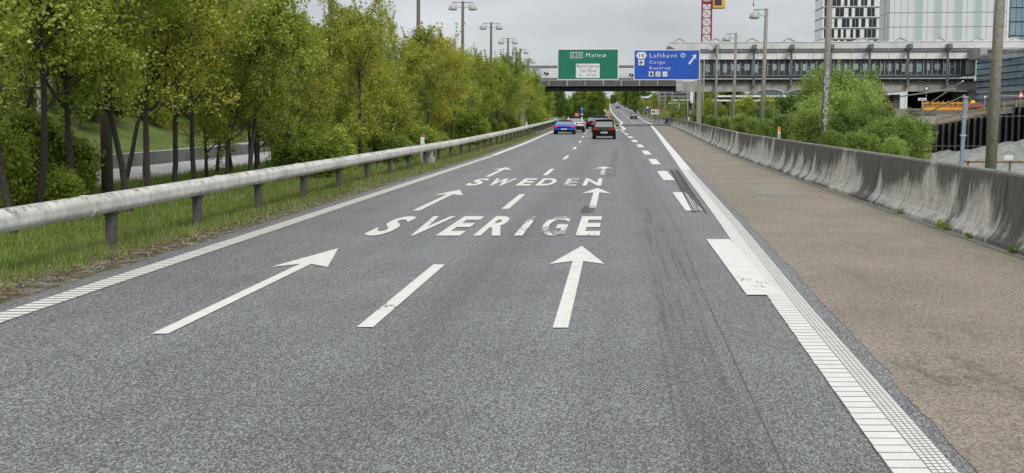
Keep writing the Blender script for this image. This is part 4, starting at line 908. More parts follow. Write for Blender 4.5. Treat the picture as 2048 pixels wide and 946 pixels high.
pbox(bs, 'ledge', M['dark_concrete'], 960, 1352, 170.85, 172.2, BD-.25, .38, xm=1220)
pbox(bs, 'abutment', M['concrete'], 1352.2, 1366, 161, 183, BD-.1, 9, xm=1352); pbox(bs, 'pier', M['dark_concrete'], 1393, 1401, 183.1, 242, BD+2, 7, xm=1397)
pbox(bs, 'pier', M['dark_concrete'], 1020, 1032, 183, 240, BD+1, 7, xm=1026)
pbox(bs, 'railing', M['grey_steel'], 1045, 1352, 155.5, 160, BD+.4, .04, xm=1220)
for j in range(18): pbox(bs, 'railing_post', M['galv'], 1046+j*18, 1047+j*18, 154.5, 160, BD+.3, .06, xm=1220)
# catenary mast and wires over the bridge
cw = empty('overhead_line', (0, BD+6, 0), 0, 'thin overhead wires of the railway above the bridge', 'overhead line')
for yy_ in (141, 146.5, 150.5, 153.5):
    a, b = P(985, yy_, BD+6), P(1345, yy_, BD+6); z = (a.z+b.z)/2; MB().tube([(a.x, 0, z), ((a.x+b.x)/2, 0, z-.1), (b.x, 0, z)], .022, 5).build('wire', M['grey_steel'], cw)
for (px, top, nm) in ((1071.5, 134, 'left mast of the overhead line above the bridge'), (1340, 128, 'right mast of the overhead line above the bridge')):
    a = P(px, top, BD+5); zb = P(1220, 171, BD+5).z; o = empty('catenary_mast', (a.x, BD+5, zb), 0, nm, 'mast', 'overhead line masts')
    MB().box(-.11, .11, -.11, .11, 0, a.z-zb).build('mast', M['pole'], o); MB().bar((0, 0, a.z-zb-.3), (2.2, 0, a.z-zb-.3), .07).bar((0, 0, a.z-zb-1.1), (2.0, 0, a.z-zb-.35), .05).build('bracket', M['galv'], o)
for px, py, nm in ((1092, 149, 'small dark signal cluster above the bridge, left of the green sign'), (1263, 152, 'small dark signal cluster on the bridge between the signs')):
    a = P(px, py, BD+2); o = empty('rail_signal', (a.x, BD+2, P(1220, 171, BD+2).z), 0, nm, 'signal', 'rail signals'); zz = a.z-o.location.z
    MB().tube([(0, 0, 0), (0, 0, zz)], .05, 6).build('post', M['grey_steel'], o); MB().box(-.35, -.05, -.1, .1, zz, zz+.35).box(.02, .4, -.1, .1, zz-.05, zz+.3).build('lamp_box', M['sign_black'], o); MB().box(-.6, .5, -.04, .04, zz-.12, zz-.06).build('crossbar', M['grey_steel'], o)
# ------------------------------------------------------------------ station
SD = 192.; st = empty('rail_station', (P(1640, 200, SD).x, SD, 0), 0, 'long elevated railway station with white roof bands and glazed platform', 'station'); XM = 1680
sp2 = lambda name, mat, x0, x1, y0, y1, d=SD, dep=.4: pbox(st, name, mat, x0, x1, y0, y1, d, dep, xm=XM)
a = st.location
q = lambda px, py, d=SD: (P(px, py, d).x-a.x, P(XM, py, d).z)
MB().prism([q(1352, 97), q(2090, 97), q(2090, 84), q(1339, 84), q(1337, 90)], 0, 14).build('roof', M['lightgrey'], st)
sp2('gutter_edge', M['white'], 1338.5, 2090, 82.4, 83.9, SD-.1, .5)
sp2('roof_beam', M['grey_steel'], 1352, 1955, 97.1, 103.2, SD+.1, .5)
for j in range(16): sp2('beam_joint', M['galv'], 1370+j*37, 1371+j*37, 97.3, 103, SD+.05, .1)
sp2('fascia_band', M['white'], 1401, 1950, 104, 118, SD+.35, .3)
for j in range(14): sp2('fascia_joint', M['grey_steel'], 1440+j*37.5, 1440.5+j*37.5, 104.2, 117.8, SD+.33, .05)
sp2('dark_lintel', M['dark_steel'], 1401, 1950, 118.1, 120, SD+.4, .4)
# gable skylights
for i, cx in enumerate((1359, 1432, 1505, 1579, 1653, 1728, 1803, 1880, 1957, 2034)):
    p0, p1, p2 = q(cx-17, 83), q(cx, 75), q(cx+17, 83)
    MB().prism([p0, (p2[0], p2[1]), (p1[0], p1[1])], .6, 12).build('skylight', M['lightgrey'], st)
    MB().bar((p0[0], .5, p0[1]), (p1[0], .5, p1[1]), .1).bar((p1[0], .5, p1[1]), (p2[0], .5, p2[1]), .1).build('skylight_frame', M['galv'], st)
# columns with brackets
for i, cx in enumerate((1433, 1507.5, 1582.5, 1661, 1739, 1816.5, 1895)):
    sp2('column', M['blue_steel'], cx-2.2, cx+2.2, 103, 166, SD-.9, .35); sp2('column_shoe', M['dark_concrete'], cx-2.4, cx+2.6, 166, 172, SD-.95, .8)
    x0, z1 = q(cx-3, 89.5); x1, z0 = q(cx+3.2, 102.5); MB().add([(x0, -2.0, z0+.35), (x1, -2.0, z0+.35), (x1, .05, z0), (x0, .05, z0), (x0, -2.0, z1), (x1, -2.0, z1), (x1, .05, z1), (x0, .05, z1)], [(0, 3, 2, 1), (4, 5, 6, 7), (0, 1, 5, 4), (1, 2, 6, 5), (2, 3, 7, 6), (3, 0, 4, 7)]).build('bracket', M['grey_steel'], st)
# glazed platform screen and what stands behind it
sp2('glazing', M['sglass'], 1401, 1932, 120.2, 149, SD+.9, .04)
x = 1402; j = 0; rs_ = random.Random(8)
while x < 1932:
    sp2('mullion', M['galv'], x, x+1.1, 120.1, 149, SD+.75, .12)
    if j % 3 == 1: sp2('window_bar', M['galv'], x+1.2, x+9.5, 133.5, 134.4, SD+.78, .08)
    x += rs_.choice([8.5, 12, 13.5, 11]); j += 1
sp2('platform_floor', M['dark_concrete'], 1392, 1950, 149.1, 151, SD+.5, 13); sp2('rear_ceiling', M['grey_steel'], 1401, 1950, 118.2, 121.5, SD+1, 12)
x = 1403
while x < 1925:
    w_ = rs_.uniform(4, 11); g_w = rs_.uniform(4, 11)
    sp2('rear_panel', rs_.choice([M['dwin'], M['blue_steel'], M['grey_steel'], M['sign_back']]), x, x+w_, 121.6, 149, SD+rs_.uniform(5, 11), .3)
    sp2('rear_sill', M['dark_steel'], x+w_, x+w_+g_w, rs_.uniform(139, 145), 149, SD+11.4, .2); sp2('rear_head', M['dark_steel'], x+w_, x+w_+g_w, 121.6, rs_.uniform(124, 128), SD+11.4, .2)
    x += w_+g_w
arc = [q(1536+17*math.cos(t_*math.pi/12), 149-24*math.sin(t_*math.pi/12)) for t_ in range(13)]; MB().prism(arc, 3, 3.4).build('round_kiosk', M['dark_steel'], st)
sp2('end_wall', M['concrete'], 1932, 1951, 118, 152, SD+.6, 10)
# walkway rails and deck fascia
for y0, y1, mt in ((150.6, 151.6, 'grey_steel'), (153, 154, 'blue_steel'), (156, 157.4, 'galv')): sp2('hand_rail', M[mt], 1405, 1948, y0, y1, SD-.9, .07)
for j in range(27): sp2('rail_post', M['blue_steel'], 1433+j*19.3, 1434+j*19.3, 150.5, 163, SD-.8, .08)
sp2('walkway', M['dark_steel'], 1405, 1948, 158, 162, SD-.7, 1.8)
fas = [q(1366, 162), q(1366, 183)]+[q(1366+i*20, 183+(.0)) for i in range(1, 17)]+[q(1700, 184), q(1720, 187), q(1760, 189), (q(1790, 186)), q(1820, 182.5), q(1952, 182), q(1952, 162)]
MB().prism(fas[::-1], 0, .8).build('deck_fascia', M['concrete'], st)
for j in range(9): sp2('fascia_joint', M['dark_concrete'], 1398+j*73, 1399.2+j*73, 163, 181, SD-.03, .05)
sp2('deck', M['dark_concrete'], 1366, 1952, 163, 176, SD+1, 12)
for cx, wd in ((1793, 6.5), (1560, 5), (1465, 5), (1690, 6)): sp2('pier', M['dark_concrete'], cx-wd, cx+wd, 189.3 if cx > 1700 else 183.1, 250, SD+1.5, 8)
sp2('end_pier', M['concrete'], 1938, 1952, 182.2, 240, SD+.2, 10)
sp2('undercroft_shade_sheet', M['dark_steel'], 1815, 1938, 183, 255, SD+12, .3)  # near-black backing sheet, shade of the void under the deck put into its colour
# white sign, speed sign on the fascia
o, h0, h1, W_ = small_sign('round_speed_sign', 1853, 172.5, 181.5, 9, SD-.6, M['sign_black'], 'round speed sign on the station deck edge above the site', shape='round')
rr_ = (h1-h0)/2; MB().prism([(rr_*.66*math.cos(a_*math.pi/10), (h0+h1)/2+rr_*.66*math.sin(a_*math.pi/10)) for a_ in range(20)], -.04, -.031).build('disc', M['sign_white'], o)
o, h0, h1, W_ = small_sign('second_round_sign', 1970, 189.5, 198, 8.5, 150, M['sign_black'], 'round sign with black rim in front of the blue glass building', shape='round')
rr_ = (h1-h0)/2; MB().prism([(rr_*.62*math.cos(a_*math.pi/10), (h0+h1)/2+rr_*.62*math.sin(a_*math.pi/10)) for a_ in range(20)], -.04, -.031).build('disc', M['sign_white'], o)
o, h0, h1, W_ = small_sign('white_notice', 1844.5, 196, 201, 16, 175, M['sign_white'], 'white notice board hanging under the station above the formwork', 'notice')
for k in range(3): MB().box(-W_*.3+k*W_*.22, -W_*.3+k*W_*.22+W_*.13, -.05, -.031, h0+(h1-h0)*.35, h0+(h1-h0)*.65).build('dark_mark', M['sign_black'], o)
# platform canopies in front of the station
def canopy(x0, x1, y, d, label, arcs=()):
    o = empty('platform_canopy', (P(x0, y, d).x, d, gz(d)), 0, label, 'canopy'); W = P(x1, y, d).x-P(x0, y, d).x; z = P((x0+x1)/2, y, d).z-gz(d)
    MB().box(0, W, -.1, .2, z-.16, z+.06).build('beam', M['white'], o); MB().box(0, W, .25, 5, z-.05, z+.02).build('roof', M['grey_steel'], o)
    for c0, c1, ap in arcs:
        a0, a1 = P(c0, y, d).x-o.location.x, P(c1, y, d).x-o.location.x; h = P(c0, ap, d).z-gz(d)-z
        pts = [((a0+a1)/2+(a1-a0)/2*math.cos(math.pi*(1-t_/14)), z+.07+h*math.sin(math.pi*t_/14)**.8) for t_ in range(15)]
        MB().prism(pts[::-1], 0, 6).build('arched_roof', M['blue_steel'], o); MB().tube([(u_, -.03, v_) for u_, v_ in pts], .07, 6).build('arch_rim', M['galv'], o)
    for f_ in ((.68,) if arcs else (.9,)):
        MB().box(W*f_-.1, W*f_+.1, .3, .5, -.2, z-.17).build('post', M['white'], o)
canopy(1435, 1634, 191.5, 152, 'long white station canopy with two dark arched roofs', ((1510, 1568, 180), (1574, 1632, 180)))
canopy(1425, 1562, 200, 160, 'lower white canopy beam below the arched canopy')
cp_ = empty('portal_frame', (P(1358, 200, 235).x, 235, gz(235)), 0, 'white steel portal frame among trees right of the bridge pier', 'frame'); zz = P(1358, 201, 235).z-gz(235); zy = P(1358, 205.5, 235).z-gz(235)
MB().box(-.12, .12, 0, .2, -.1, zz).build('post', M['white'], cp_); MB().box(-1.4, 2.6, 0, .2, zz, zz+.15).build('beam', M['white'], cp_); MB().box(-1.9, 2.4, .25, .4, zy-.1, zy).build('beam', M['white'], cp_)
# ------------------------------------------------------------------ towers
def tower(name, label, x0, x1, d, ytop, mat, dep=30):
    o = empty(name, (P(x0, 200, d).x, d, 0), 0, label, 'building'); W = P(x1, 100, d).x-P(x0, 100, d).x; Ht = P((x0+x1)/2, ytop, d).z
    MB().box(0, W, 0, dep, -1, Ht).build('wall', mat, o); return o, W, Ht
OD = 420.; of, W, Ht = tower('office_tower', 'white office tower with dark irregular upright windows, left of the panelled hotel', 1641, 1756, OD, -90, M['white'], 15.5)
zq = lambda py, d, px=1700: P(px, py, d).z
fl = 21.25*OD/F; rw = random.Random(12); yb = 77.6
for r_ in range(-2, 7):
    zb = zq(yb-21.25*r_, OD); MB().box(-.05, W+.05, -.12, -.01, zb-.28, zb+.1).build('floor_band', M['grey_steel'], of)
    x = .6
    while x < W-1:
        w_ = rw.choice([.85, 1.0, 1.3]); 
        pn = MB().box(x, min(W-.1, x+w_), -.06, -.005, zb+.35, zb+fl-.5).build('window', M['dwin'], of)
        x += w_+(rw.choice([.12, .8, 1.1, 1.4]) if rw.random() < .8 else .1)
# recessed side of the office tower
sd0 = 0
for r_ in range(-2, 7):
    zb = zq(yb-21.25*r_, OD); MB().add([(-.03, .3, zb+.15), (-.03, 15.2, zb+.15), (-.03, 15.2, zb+fl-.3), (-.03, .3, zb+fl-.3)], [(0, 1, 2, 3)]).build('side_glazing', M['pglass'], of)
    MB().add([(-.05, .2, zb-.3), (-.05, 15.5, zb-.3), (-.05, 15.5, zb+.14), (-.05, .2, zb+.14)], [(0, 1, 2, 3)]).build('side_band', M['grey_steel'], of)
HD = 330.; ho, W2, Ht2 = tower('hotel_tower', 'broad pale panelled hotel tower with narrow glass strips behind the station', 1775, 2010, HD, -120, simple('pale_panels', (.64, .67, .70), .45, scale=.15, var=.05), 13)
px2 = lambda px: P(px, 50, HD).x-ho.location.x
for (c0, c1) in ((1831, 1845), (1870, 1883), (1910, 1924), (1950, 1963), (1991, 2003)): MB().box(px2(c0), px2(c1), -.06, -.004, 0, Ht2-.5).build('glass_strip', M['pglass'], ho)
x = 1775
while x < 2010:
    MB().box(px2(x)-.03, px2(x)+.03, -.03, -.002, 0, Ht2).build('panel_joint', M['grey_steel'], ho); x += 13.2
for r_ in range(-2, 7):
    zb = zq(53.5-28.8*r_, HD, 1880); MB().box(.02, W2, -.075, -.062, zb-.05, zb+.05).build('floor_joint', M['grey_steel'], ho)
for r_ in range(-2, 7):
    zb = zq(53.5-28.8*r_, HD, 1780); MB().box(-.04, -.005, 0, 13, zb-.04, zb+.04).build('side_joint', M['grey_steel'], ho)
MB().box(-.07, -.005, 6, 6.15, -1, Ht2).build('side_joint', M['grey_steel'], ho)
MB().box(W2-.25, W2+.25, -.2, .2, -1, Ht2).build('corner_trim', M['white'], ho)
gt, W3, Ht3 = tower('glass_tower', 'dark blue glass tower at the right edge behind the hotel', 2014, 2200, 350, -80, M['fglass'])
for r_ in range(8): MB().box(0, W3, -.06, -.004, 8+r_*3.7, 8.25+r_*3.7).build('floor_band', M['dark_steel'], gt)
for r_ in range(10): MB().box(r_*1.5, r_*1.5+.08, -.03, -.003, -1, Ht3).build('mullion', M['dark_steel'], gt)
# low blue glass building, its long side runs along the road direction
gx = P(1951, 200, 186).x; gb = empty('glass_building', (gx, 160, 0), 0, 'low blue glass building with dark horizontal mullions right of the station', 'building')
MB().box(0, 30, -50, 26, -1, 10.25).build('wall', M['fglass'], gb)
for r_ in range(9): MB().box(-.09, -.004, -50, 26, 10.1-.86*(r_+1)-.05, 10.1-.86*(r_+1)+.06).build('mullion', M['dark_steel'], gb)
MB().box(-.16, -.1, -50, 26, 10.05, 10.35).build('roof_edge', M['concrete'], gb); MB().box(-.3, -.17, -22.2, -21.8, -1, 10.4).build('downpipe', M['galv'], gb)
MB().box(-.2, -.1, -9.5, -8.2, 2.8, 5.4).build('door', M['dwin'], gb)
pb_ = empty('plant_room', (P(1953, 110, 188).x, 186, 10.4), 0, 'small concrete box between station roof and blue glass building', 'building')
MB().box(0, 16, 0, 6, -.4, 1.1).build('wall', M['concrete'], pb_); MB().box(1, 5, -.05, -.002, .1, .8).build('window', M['dwin'], pb_)
# far grey office under the bridge
fo = empty('far_office', (P(1318, 200, 520).x, 520, 0), 0, 'far blue grey office block seen below the bridge', 'building')
MB().box(0, 12.5, 0, 20, 0, P(1340, 176, 520).z).build('wall', M['sign_back'], fo)
for r_ in range(6): MB().box(.3, 12.2, -.1, -.01, 4+r_*1.5, 4.7+r_*1.5).build('window_band', M['dwin'], fo)
fb = empty('far_bridge', (P(1105, 200, 620).x, 620, 0), 0, 'small far road bridge behind the trees under the rail bridge', 'bridge')
MB().box(-6, 9.5, 0, 4, P(1120, 205, 620).z, P(1120, 199, 620).z).build('deck', M['dark_concrete'], fb); MB().box(-6, 9.5, -.1, 0, P(1120, 199, 620).z, P(1120, 197.6, 620).z).build('railing', M['grey_steel'], fb); MB().box(-3, -1, 1, 3, 0, P(1120, 205, 620).z).build('pier', M['dark_concrete'], fb)
# ------------------------------------------------------------------ tower crane
CD = 260.; cr = empty('tower_crane', (P(1411, 200, CD).x, CD, 0), 0, 'tower crane with red lattice mast and yellow cab', 'crane'); hw = .92; zt = P(1411, -60, CD).z
mb = MB()
for sx in (-1, 1):
    for sy_ in (-1, 1): mb.box(sx*hw-.1, sx*hw+.1, sy_*hw-.1, sy_*hw+.1, 0, zt)
z = 0; k = 0
while z < zt-1.7:
    for sy_ in (-1, 1):
        mb.bar((-hw, sy_*hw, z), (hw, sy_*hw, z), .09).bar((-hw, sy_*hw, z), (hw, sy_*hw, z+1.65), .07).bar((hw, sy_*hw, z), (-hw, sy_*hw, z+1.65), .07)
        mb.bar((sy_*hw, -hw, z), (sy_*hw, hw, z), .09).bar((sy_*hw, -hw, z), (sy_*hw, hw, z+1.65), .07)
    z += 1.65
mb.build('mast', M['crane_red'], cr)
c0, c1 = P(1425, 17, CD), P(1450, -8, CD); ox = cr.location.x
MB().box(c0.x-ox, c1.x-ox, -1.1, 1.1, c0.z, c1.z).build('cab', M['yellow'], cr, bevel=.1); MB().box(c0.x-ox+.3, c1.x-ox-.7, -1.13, -1.101, c0.z+.5, c1.z-.5).build('cab_window', M['dwin'], cr); MB().box(-1.0, c0.x-ox+.05, -.3, .3, c0.z+.9, c0.z+1.3).build('cab_bracket', M['crane_red'], cr)
mb = MB()
for i in range(16):
    x = -6+i*2; mb.bar((x, -.6, zt), (x+2, -.6, zt), .1).bar((x, .6, zt), (x+2, .6, zt), .1).bar((x, 0, zt+1.2), (x+2, 0, zt+1.2), .1).bar((x, -.6, zt), (x+1, 0, zt+1.2), .07).bar((x+1, 0, zt+1.2), (x+2, .6, zt), .07)
mb.build('jib', M['yellow'], cr)
hx = P(1507, 10, CD); hk = P(1506, 7, CD); MB().tube([(hx.x-ox, 0, hk.z), (hx.x-ox, 0, zt)], .04, 5).build('hoist_rope', M['dark_steel'], cr); MB().box(hx.x-ox-.1, hx.x-ox+.1, -.12, .12, hk.z-.5, hk.z).build('hook', M['dark_steel'], cr)
# ------------------------------------------------------------------ construction site
pit = empty('sheet_pile_wall', (25, 90, 0), 0, 'black steel sheet pile wall with upright ribs on the construction site', 'retaining wall')
def ztop(px): return float(np.interp(px, [1830, 1870, 1925, 1985, 1999, 2022, 2023, 2060, 2200], [255, 250, 240, 226, 228, 225, 214, 213, 205]))
def dpx(px): return float(np.interp(px, [1830, 2200], [97, 80]))
px = 1834.; mb = MB(); ri = MB()
while px < 2180:
    w_ = 12.6; d0, d1 = dpx(px), dpx(px+w_); zt_ = P(px+6, ztop(px+6), d0).z
    a, b = P(px, 280, d0), P(px+w_*.45, 280, d0+.0); c, e_ = P(px+w_*.55, 280, d0+.25), P(px+w_*.97, 280, d1+.25)
    for (u_, du), (v_, dv_) in (((a, 0), (b, 0)), ((b, 0), (c, .0)), ((c, 0), (e_, 0)), ((e_, 0), (P(px+w_, 280, d1), 0))):
        mb.hexa([(u_.x-25, u_.y-90, -2), (v_.x-25, v_.y-90, -2), (v_.x-25, v_.y-90+.06, -2), (u_.x-25, u_.y-90+.06, -2), (u_.x-25, u_.y-90, zt_), (v_.x-25, v_.y-90, zt_), (v_.x-25, v_.y-90+.06, zt_), (u_.x-25, u_.y-90+.06, zt_)])
    ri.box(a.x-25-.03, a.x-25+.05, a.y-90-.14, a.y-90-.01, -2, zt_+.05)
    px += w_
mb.build('piles', simple('black_sheet_pile', (.016, .015, .017), .55, scale=1.2, var=.5), pit); ri.build('ribs', simple('rib_steel', (.085, .08, .085), .6, scale=2, var=.35), pit)
for py in (292, 240):
    for x in ((1840, 2190),): 
        pts = [P(u_, py if py > 250 else 238-(u_-1840)*.03, dpx(u_)-.35) for u_ in range(1840, 2190, 15)]; MB().tube([(p.x-25, p.y-90, p.z) for p in pts], .012, 5).build('cable', M['galv'], pit)
# rock slope at the foot of the wall
rk = MB(); nxr, nyr = 60, 26; rr2 = random.Random(2)
import mathutils
for j in range(nyr):
    for i in range(nxr):
        u_, v_ = i/(nxr-1), j/(nyr-1); px = 1835+u_*380; dt = dpx(px)-.2; d = dt-v_*36*(.35+.65*u_)
        top = float(np.interp(px, [1835, 1870, 1925, 1985, 2048, 2200], [309, 306, 299, 288, 278, 250])); zt_ = max(P(px, top, dt).z, -1.3)
        zb = -1.42
        z = zb+(zt_-zb)*(1-v_)**1.3; x = P(px, 300, d).x
        z += .22*mathutils.noise.fractal(Vector((x*.9, d*.45, 0)), 1., 2., 4)*(1-v_)+.05*mathutils.noise.noise(Vector((x*4, d*2, 3)))
        rk.v.append((x, d, z))
rk.f = [(j*nxr+i, j*nxr+i+1, (j+1)*nxr+i+1, (j+1)*nxr+i) for j in range(nyr-1) for i in range(nxr-1)]
tag(rk.build('rock_slope', M['rock'], smooth=False), kind='structure')
s1_ = MB(); s1_.add([(13.6, 50.5, -1.36), (44.8, 50.5, -1.36), (44.8, 97, -1.36), (13.6, 97, -1.36)], [(0, 1, 2, 3)]); tag(s1_.build('site_soil', M['soil']), kind='structure')
# raised site ground behind the wall
pl = MB(); pl.hexa([(21.2, 98, -1), (60, 82.5, -1), (60, 200, -1), (40, 190, -1), (21.2, 98, .9), (60, 82.5, 1.9), (60, 200, 3.2), (40, 190, 2.9)]); tag(pl.build('site_terrace', M['soil']), kind='structure')
# concrete block and orange formwork
cb = empty('concrete_block', (P(1853, 240, 112).x, 112, 0), 0, 'rough concrete block at the left end of the sheet piles', 'concrete block')
a, b = P(1835, 254, 112), P(1873, 229, 112); MB().box(a.x-cb.location.x, b.x-cb.location.x, 0, 3, a.z-.5, b.z).build('block', M['concrete'], cb, bevel=.05); a, b = P(1832, 229, 112), P(1930, 220, 112); MB().box(a.x-cb.location.x, b.x-cb.location.x, -.15, 3.2, a.z+.01, b.z).build('slab', M['dark_concrete'], cb)
fw = empty('formwork', (P(1837, 219, 116).x, 114.5, P(1880, 219, 116).z), 0, 'long orange formwork railing with plywood infill below the station', 'formwork')
Wf = P(1926, 219, 116).x-fw.location.x; Hf = P(1880, 204.5, 116).z-fw.location.z
MB().box(0, Wf, 0, .06, .2, Hf-.06).build('plywood', M['formwork_inner'], fw); MB().box(0, Wf, -.12, .1, -.06, .19).build('lower_beam', M['formwork'], fw); MB().box(0, Wf, -.06, -.005, Hf-.14, Hf-.02).build('upper_beam', M['formwork'], fw)
for i in range(10): MB().box(i*Wf/9-.03, i*Wf/9+.03, -.07, -.004, .2, Hf+.12).build('upright', M['formwork'], fw)
f2 = empty('formwork', (P(1745, 220, 125).x, 125, P(1760, 222, 125).z), 0, 'small orange formwork panel half hidden by the birches', 'formwork'); MB().box(0, 1.9, 0, .1, 0, .75).build('plywood', M['formwork_inner'], f2); MB().box(0, 1.9, -.05, -.003, .3, .42).box(.9, 1., -.06, -.003, 0, .75).build('frame', M['formwork'], f2)
# red tarpaulin heap, small yellow machine
p = P(1948, 217, 118); th = MB(); rr3 = random.Random(9)
for j in range(7):
    for i in range(13):
        u_, v_ = i/12, j/6; h = .62*math.sin(math.pi*u_)**.6*math.sin(math.pi*(v_*.9+.05))**.8*(.7+.3*u_)+rr3.uniform(-.03, .03); th.v.append((-.9+2.1*u_, v_*1.4, h))
th.f = [(j*13+i, j*13+i+1, (j+1)*13+i+1, (j+1)*13+i) for j in range(6) for i in range(12)]
o = th.build('red_tarpaulin', simple('dull_red_tarp', (.22, .045, .025), .7), None, True); o.location = (p.x, 118, p.z); tag(o, 'dull red tarpaulin heap right of the orange formwork', 'tarpaulin')
p = P(1945.5, 209, 121); o = empty('work_light', (p.x, 121, p.z-.6), 0, 'small yellow work light above the red tarpaulin', 'lamp'); MB().box(-.22, .22, -.1, .1, .5, .85).box(-.12, .12, -.08, .08, .86, 1.0).build('housing', M['hivis'], o); MB().tube([(0, 0, 0), (0, 0, .5)], .03, 6).build('stand', M['dark_steel'], o); MB().box(-.06, .06, -.06, .06, 1.01, 1.12).build('top_knob', M['sign_black'], o)
# timber railings on the piles
def timber_rail(pts, d0, d1, label, n, gap=9):
    o = empty('timber_railing', (P(pts[0][0], pts[0][1], d0).x, d0, 0), 0, label, 'railing', 'timber railings on the site'); lx, ly = o.location.x, o.location.y
    for off_ in (0, gap): 
        mb = MB(); Q = [P(x, y+off_, d0+(d1-d0)*(x-pts[0][0])/(pts[-1][0]-pts[0][0])) for x, y in pts]
        for u_, v_ in zip(Q, Q[1:]): mb.bar((u_.x-lx, u_.y-ly, u_.z), (v_.x-lx, v_.y-ly, v_.z), .045, .13)
        mb.build('rail', M['timber'], o)
    for i in range(n):
        x = pts[0][0]+(pts[-1][0]-pts[0][0])*(i+.3)/n; y = float(np.interp(x, [q_[0] for q_ in pts], [q_[1] for q_ in pts])); d = d0+(d1-d0)*(x-pts[0][0])/(pts[-1][0]-pts[0][0]); a, b = P(x, y-3, d), P(x, y+gap+5, d)
        MB().box(a.x-lx-.04, a.x-lx+.04, d-ly+.06, d-ly+.12, b.z, a.z).build('post', M['timber'], o)
timber_rail([(1870, 240), (1905, 232), (1930, 227), (1985, 212)], 97.5, 92.5, 'timber railing rising to the right above the sheet piles', 5, 10)
timber_rail([(1866, 251), (1925, 240), (1982, 222)], 99.5, 93.5, 'lower rear timber railing behind the sheet piles', 5, 3)
timber_rail([(2003, 208), (2036, 203), (2120, 198)], 100, 94, 'timber railing right of the nearest lamp post', 5, 11)
# blue steel prop with two struts
p = P(1921, 325, 52); bp = empty('steel_prop', (p.x, 52, 0), 0, 'pale blue steel post standing in front of the sheet piles', 'post'); h = P(1927, 196, 52).z
MB().add([(-.07, -.07, -1.5), (.07, -.07, -1.5), (.07, .07, -1.5), (-.07, .07, -1.5), (.04, -.07, h), (.18, -.07, h), (.18, .07, h), (.04, .07, h)], [(0, 3, 2, 1), (4, 5, 6, 7), (0, 1, 5, 4), (1, 2, 6, 5), (2, 3, 7, 6), (3, 0, 4, 7)]).build('post', simple('pale_blue_steel', (.23, .29, .40), .5, scale=5, var=.15), bp)
MB().box(.01, .21, -.1, .1, h+.002, h+.07).build('cap', M['galv'], bp); MB().box(-.05, .18, -.09, .09, 1.15, 1.22).box(-.02, .20, -.09, .09, 1.9, 1.96).build('band', M['galv'], bp)
for (x0, y0, x1, y1, lb) in ((1812, 238, 1926, 162, 'upper long grey steel strut rising to the right above the site'), (1832, 236, 1929, 191, 'lower long grey steel strut rising to the right to the blue post'), (1800, 193, 1910, 178, 'nearly level grey steel strut below the station')):
    a, b = P(x0, y0, 60), P(x1, y1, 53); tag(MB().tube([(0, 0, 0), tuple(b-a)], .032, 8).build('steel_strut', M['galv']), lb, 'strut', 'steel struts over the site').location = a
# rusty low fence with a white notice
rf = empty('rusty_fence', (P(1928, 324, 40).x, 40, 0), 0, 'low rusty rail fence behind the barrier with white notice', 'fence'); X0 = rf.location.x; zf_ = P(1990, 324, 40).z
MB().bar((0, 0, zf_), (7, 0, zf_-.02), .06, .06).build('rail', M['rust'], rf); MB().bar((.0, 0, zf_-.42), (7, 0, zf_-.45), .05).build('rail', M['rust'], rf)
for i in range(6): MB().box(i*1.25+.1, i*1.25+.15, -.03, .03, -.1, zf_+.02 if i != 4 else zf_+.25).build('post', M['rust'], rf)
xw = P(2018, 315, 39.9).x-X0; MB().box(xw-.13, xw+.13, -.06, -.04, P(2018, 319, 40).z, P(2018, 310, 40).z).build('notice', M['sign_white'], rf)
# red and white pole and some pipes near the glass building
p = P(1981, 215, 104); o = empty('striped_pole', (p.x, 104, 1.6), 0, 'thin red and white striped pole left of the nearest lamp post', 'pole'); h = P(1984, 165, 104).z-1.6
for i in range(10): MB().tube([(i*.012, 0, h*i/10), ((i+1)*.012, 0, h*(i+1)/10-.004)], .055, 8).build('band', M['sign_white' if i % 2 else 'lightgrey'] if i % 3 else M['sign_red'], o)
o = empty('site_fence', (P(2000, 215, 102).x, 102, 1.7), 0, 'grey mesh construction fence in front of the blue glass building', 'fence'); z1 = P(2020, 192, 102).z-1.7
mb = MB()
for i in range(60): mb.box(i*.12, i*.12+.012, 0, .02, .1, z1)
mb.build('mesh', M['galv'], o); MB().box(0, 7.2, -.02, .04, z1, z1+.05).box(0, 7.2, -.02, .04, .05, .1).build('frame', M['galv'], o)
p = P(2042, 190, 99); o = empty('warning_sign', (p.x, 99, p.z-1.4), 0, 'red and white warning triangle at the right edge of the site', 'road sign'); MB().prism([(-.3, 1.2), (.3, 1.2), (0, 1.75)], 0, .03).build('face', M['sign_red'], o); MB().prism([(-.18, 1.27), (.18, 1.27), (0, 1.6)], -.02, -.002).build('inner_face', M['sign_white'], o); MB().tube([(0, .05, -.2), (0, .05, 1.3)], .03, 6).build('post', M['galv'], o)
# excavator by the ramp
p = P(1352, 237, 212); ex = empty('excavator', (p.x, 212, gz(212)), R(0), 'yellow excavator behind the barrier under the bridge', 'excavator'); ex.scale = (.55,)*3; zo = (P(1352, 232.5, 212).z-gz(212))/.55-1.7
MB().box(-1.0, 1.2, -1, 1, zo-1.2, zo-.5).build('tracks', M['tyre'], ex, bevel=.2); MB().box(-.6, 1.4, -.9, .9, zo-.45, zo+.5).build('body', M['yellow'], ex, bevel=.1); MB().box(-.7, .1, -.8, .1, zo+.5, zo+1.0).build('cab', M['dwin'], ex, bevel=.05)
MB().bar((.9, -.3, zo+.5), (.4, -.3, zo+1.6), .28).bar((.4, -.3, zo+1.6), (-1.4, -.3, zo+.7), .25).build('boom', M['yellow'], ex); MB().bar((-1.4, -.3, zo+.7), (-1.5, -.3, zo-.2), .2).build('stick', M['yellow'], ex); MB().box(-1.8, -1.2, -.6, 0, zo-.8, zo-.22).build('bucket', M['dark_steel'], ex)
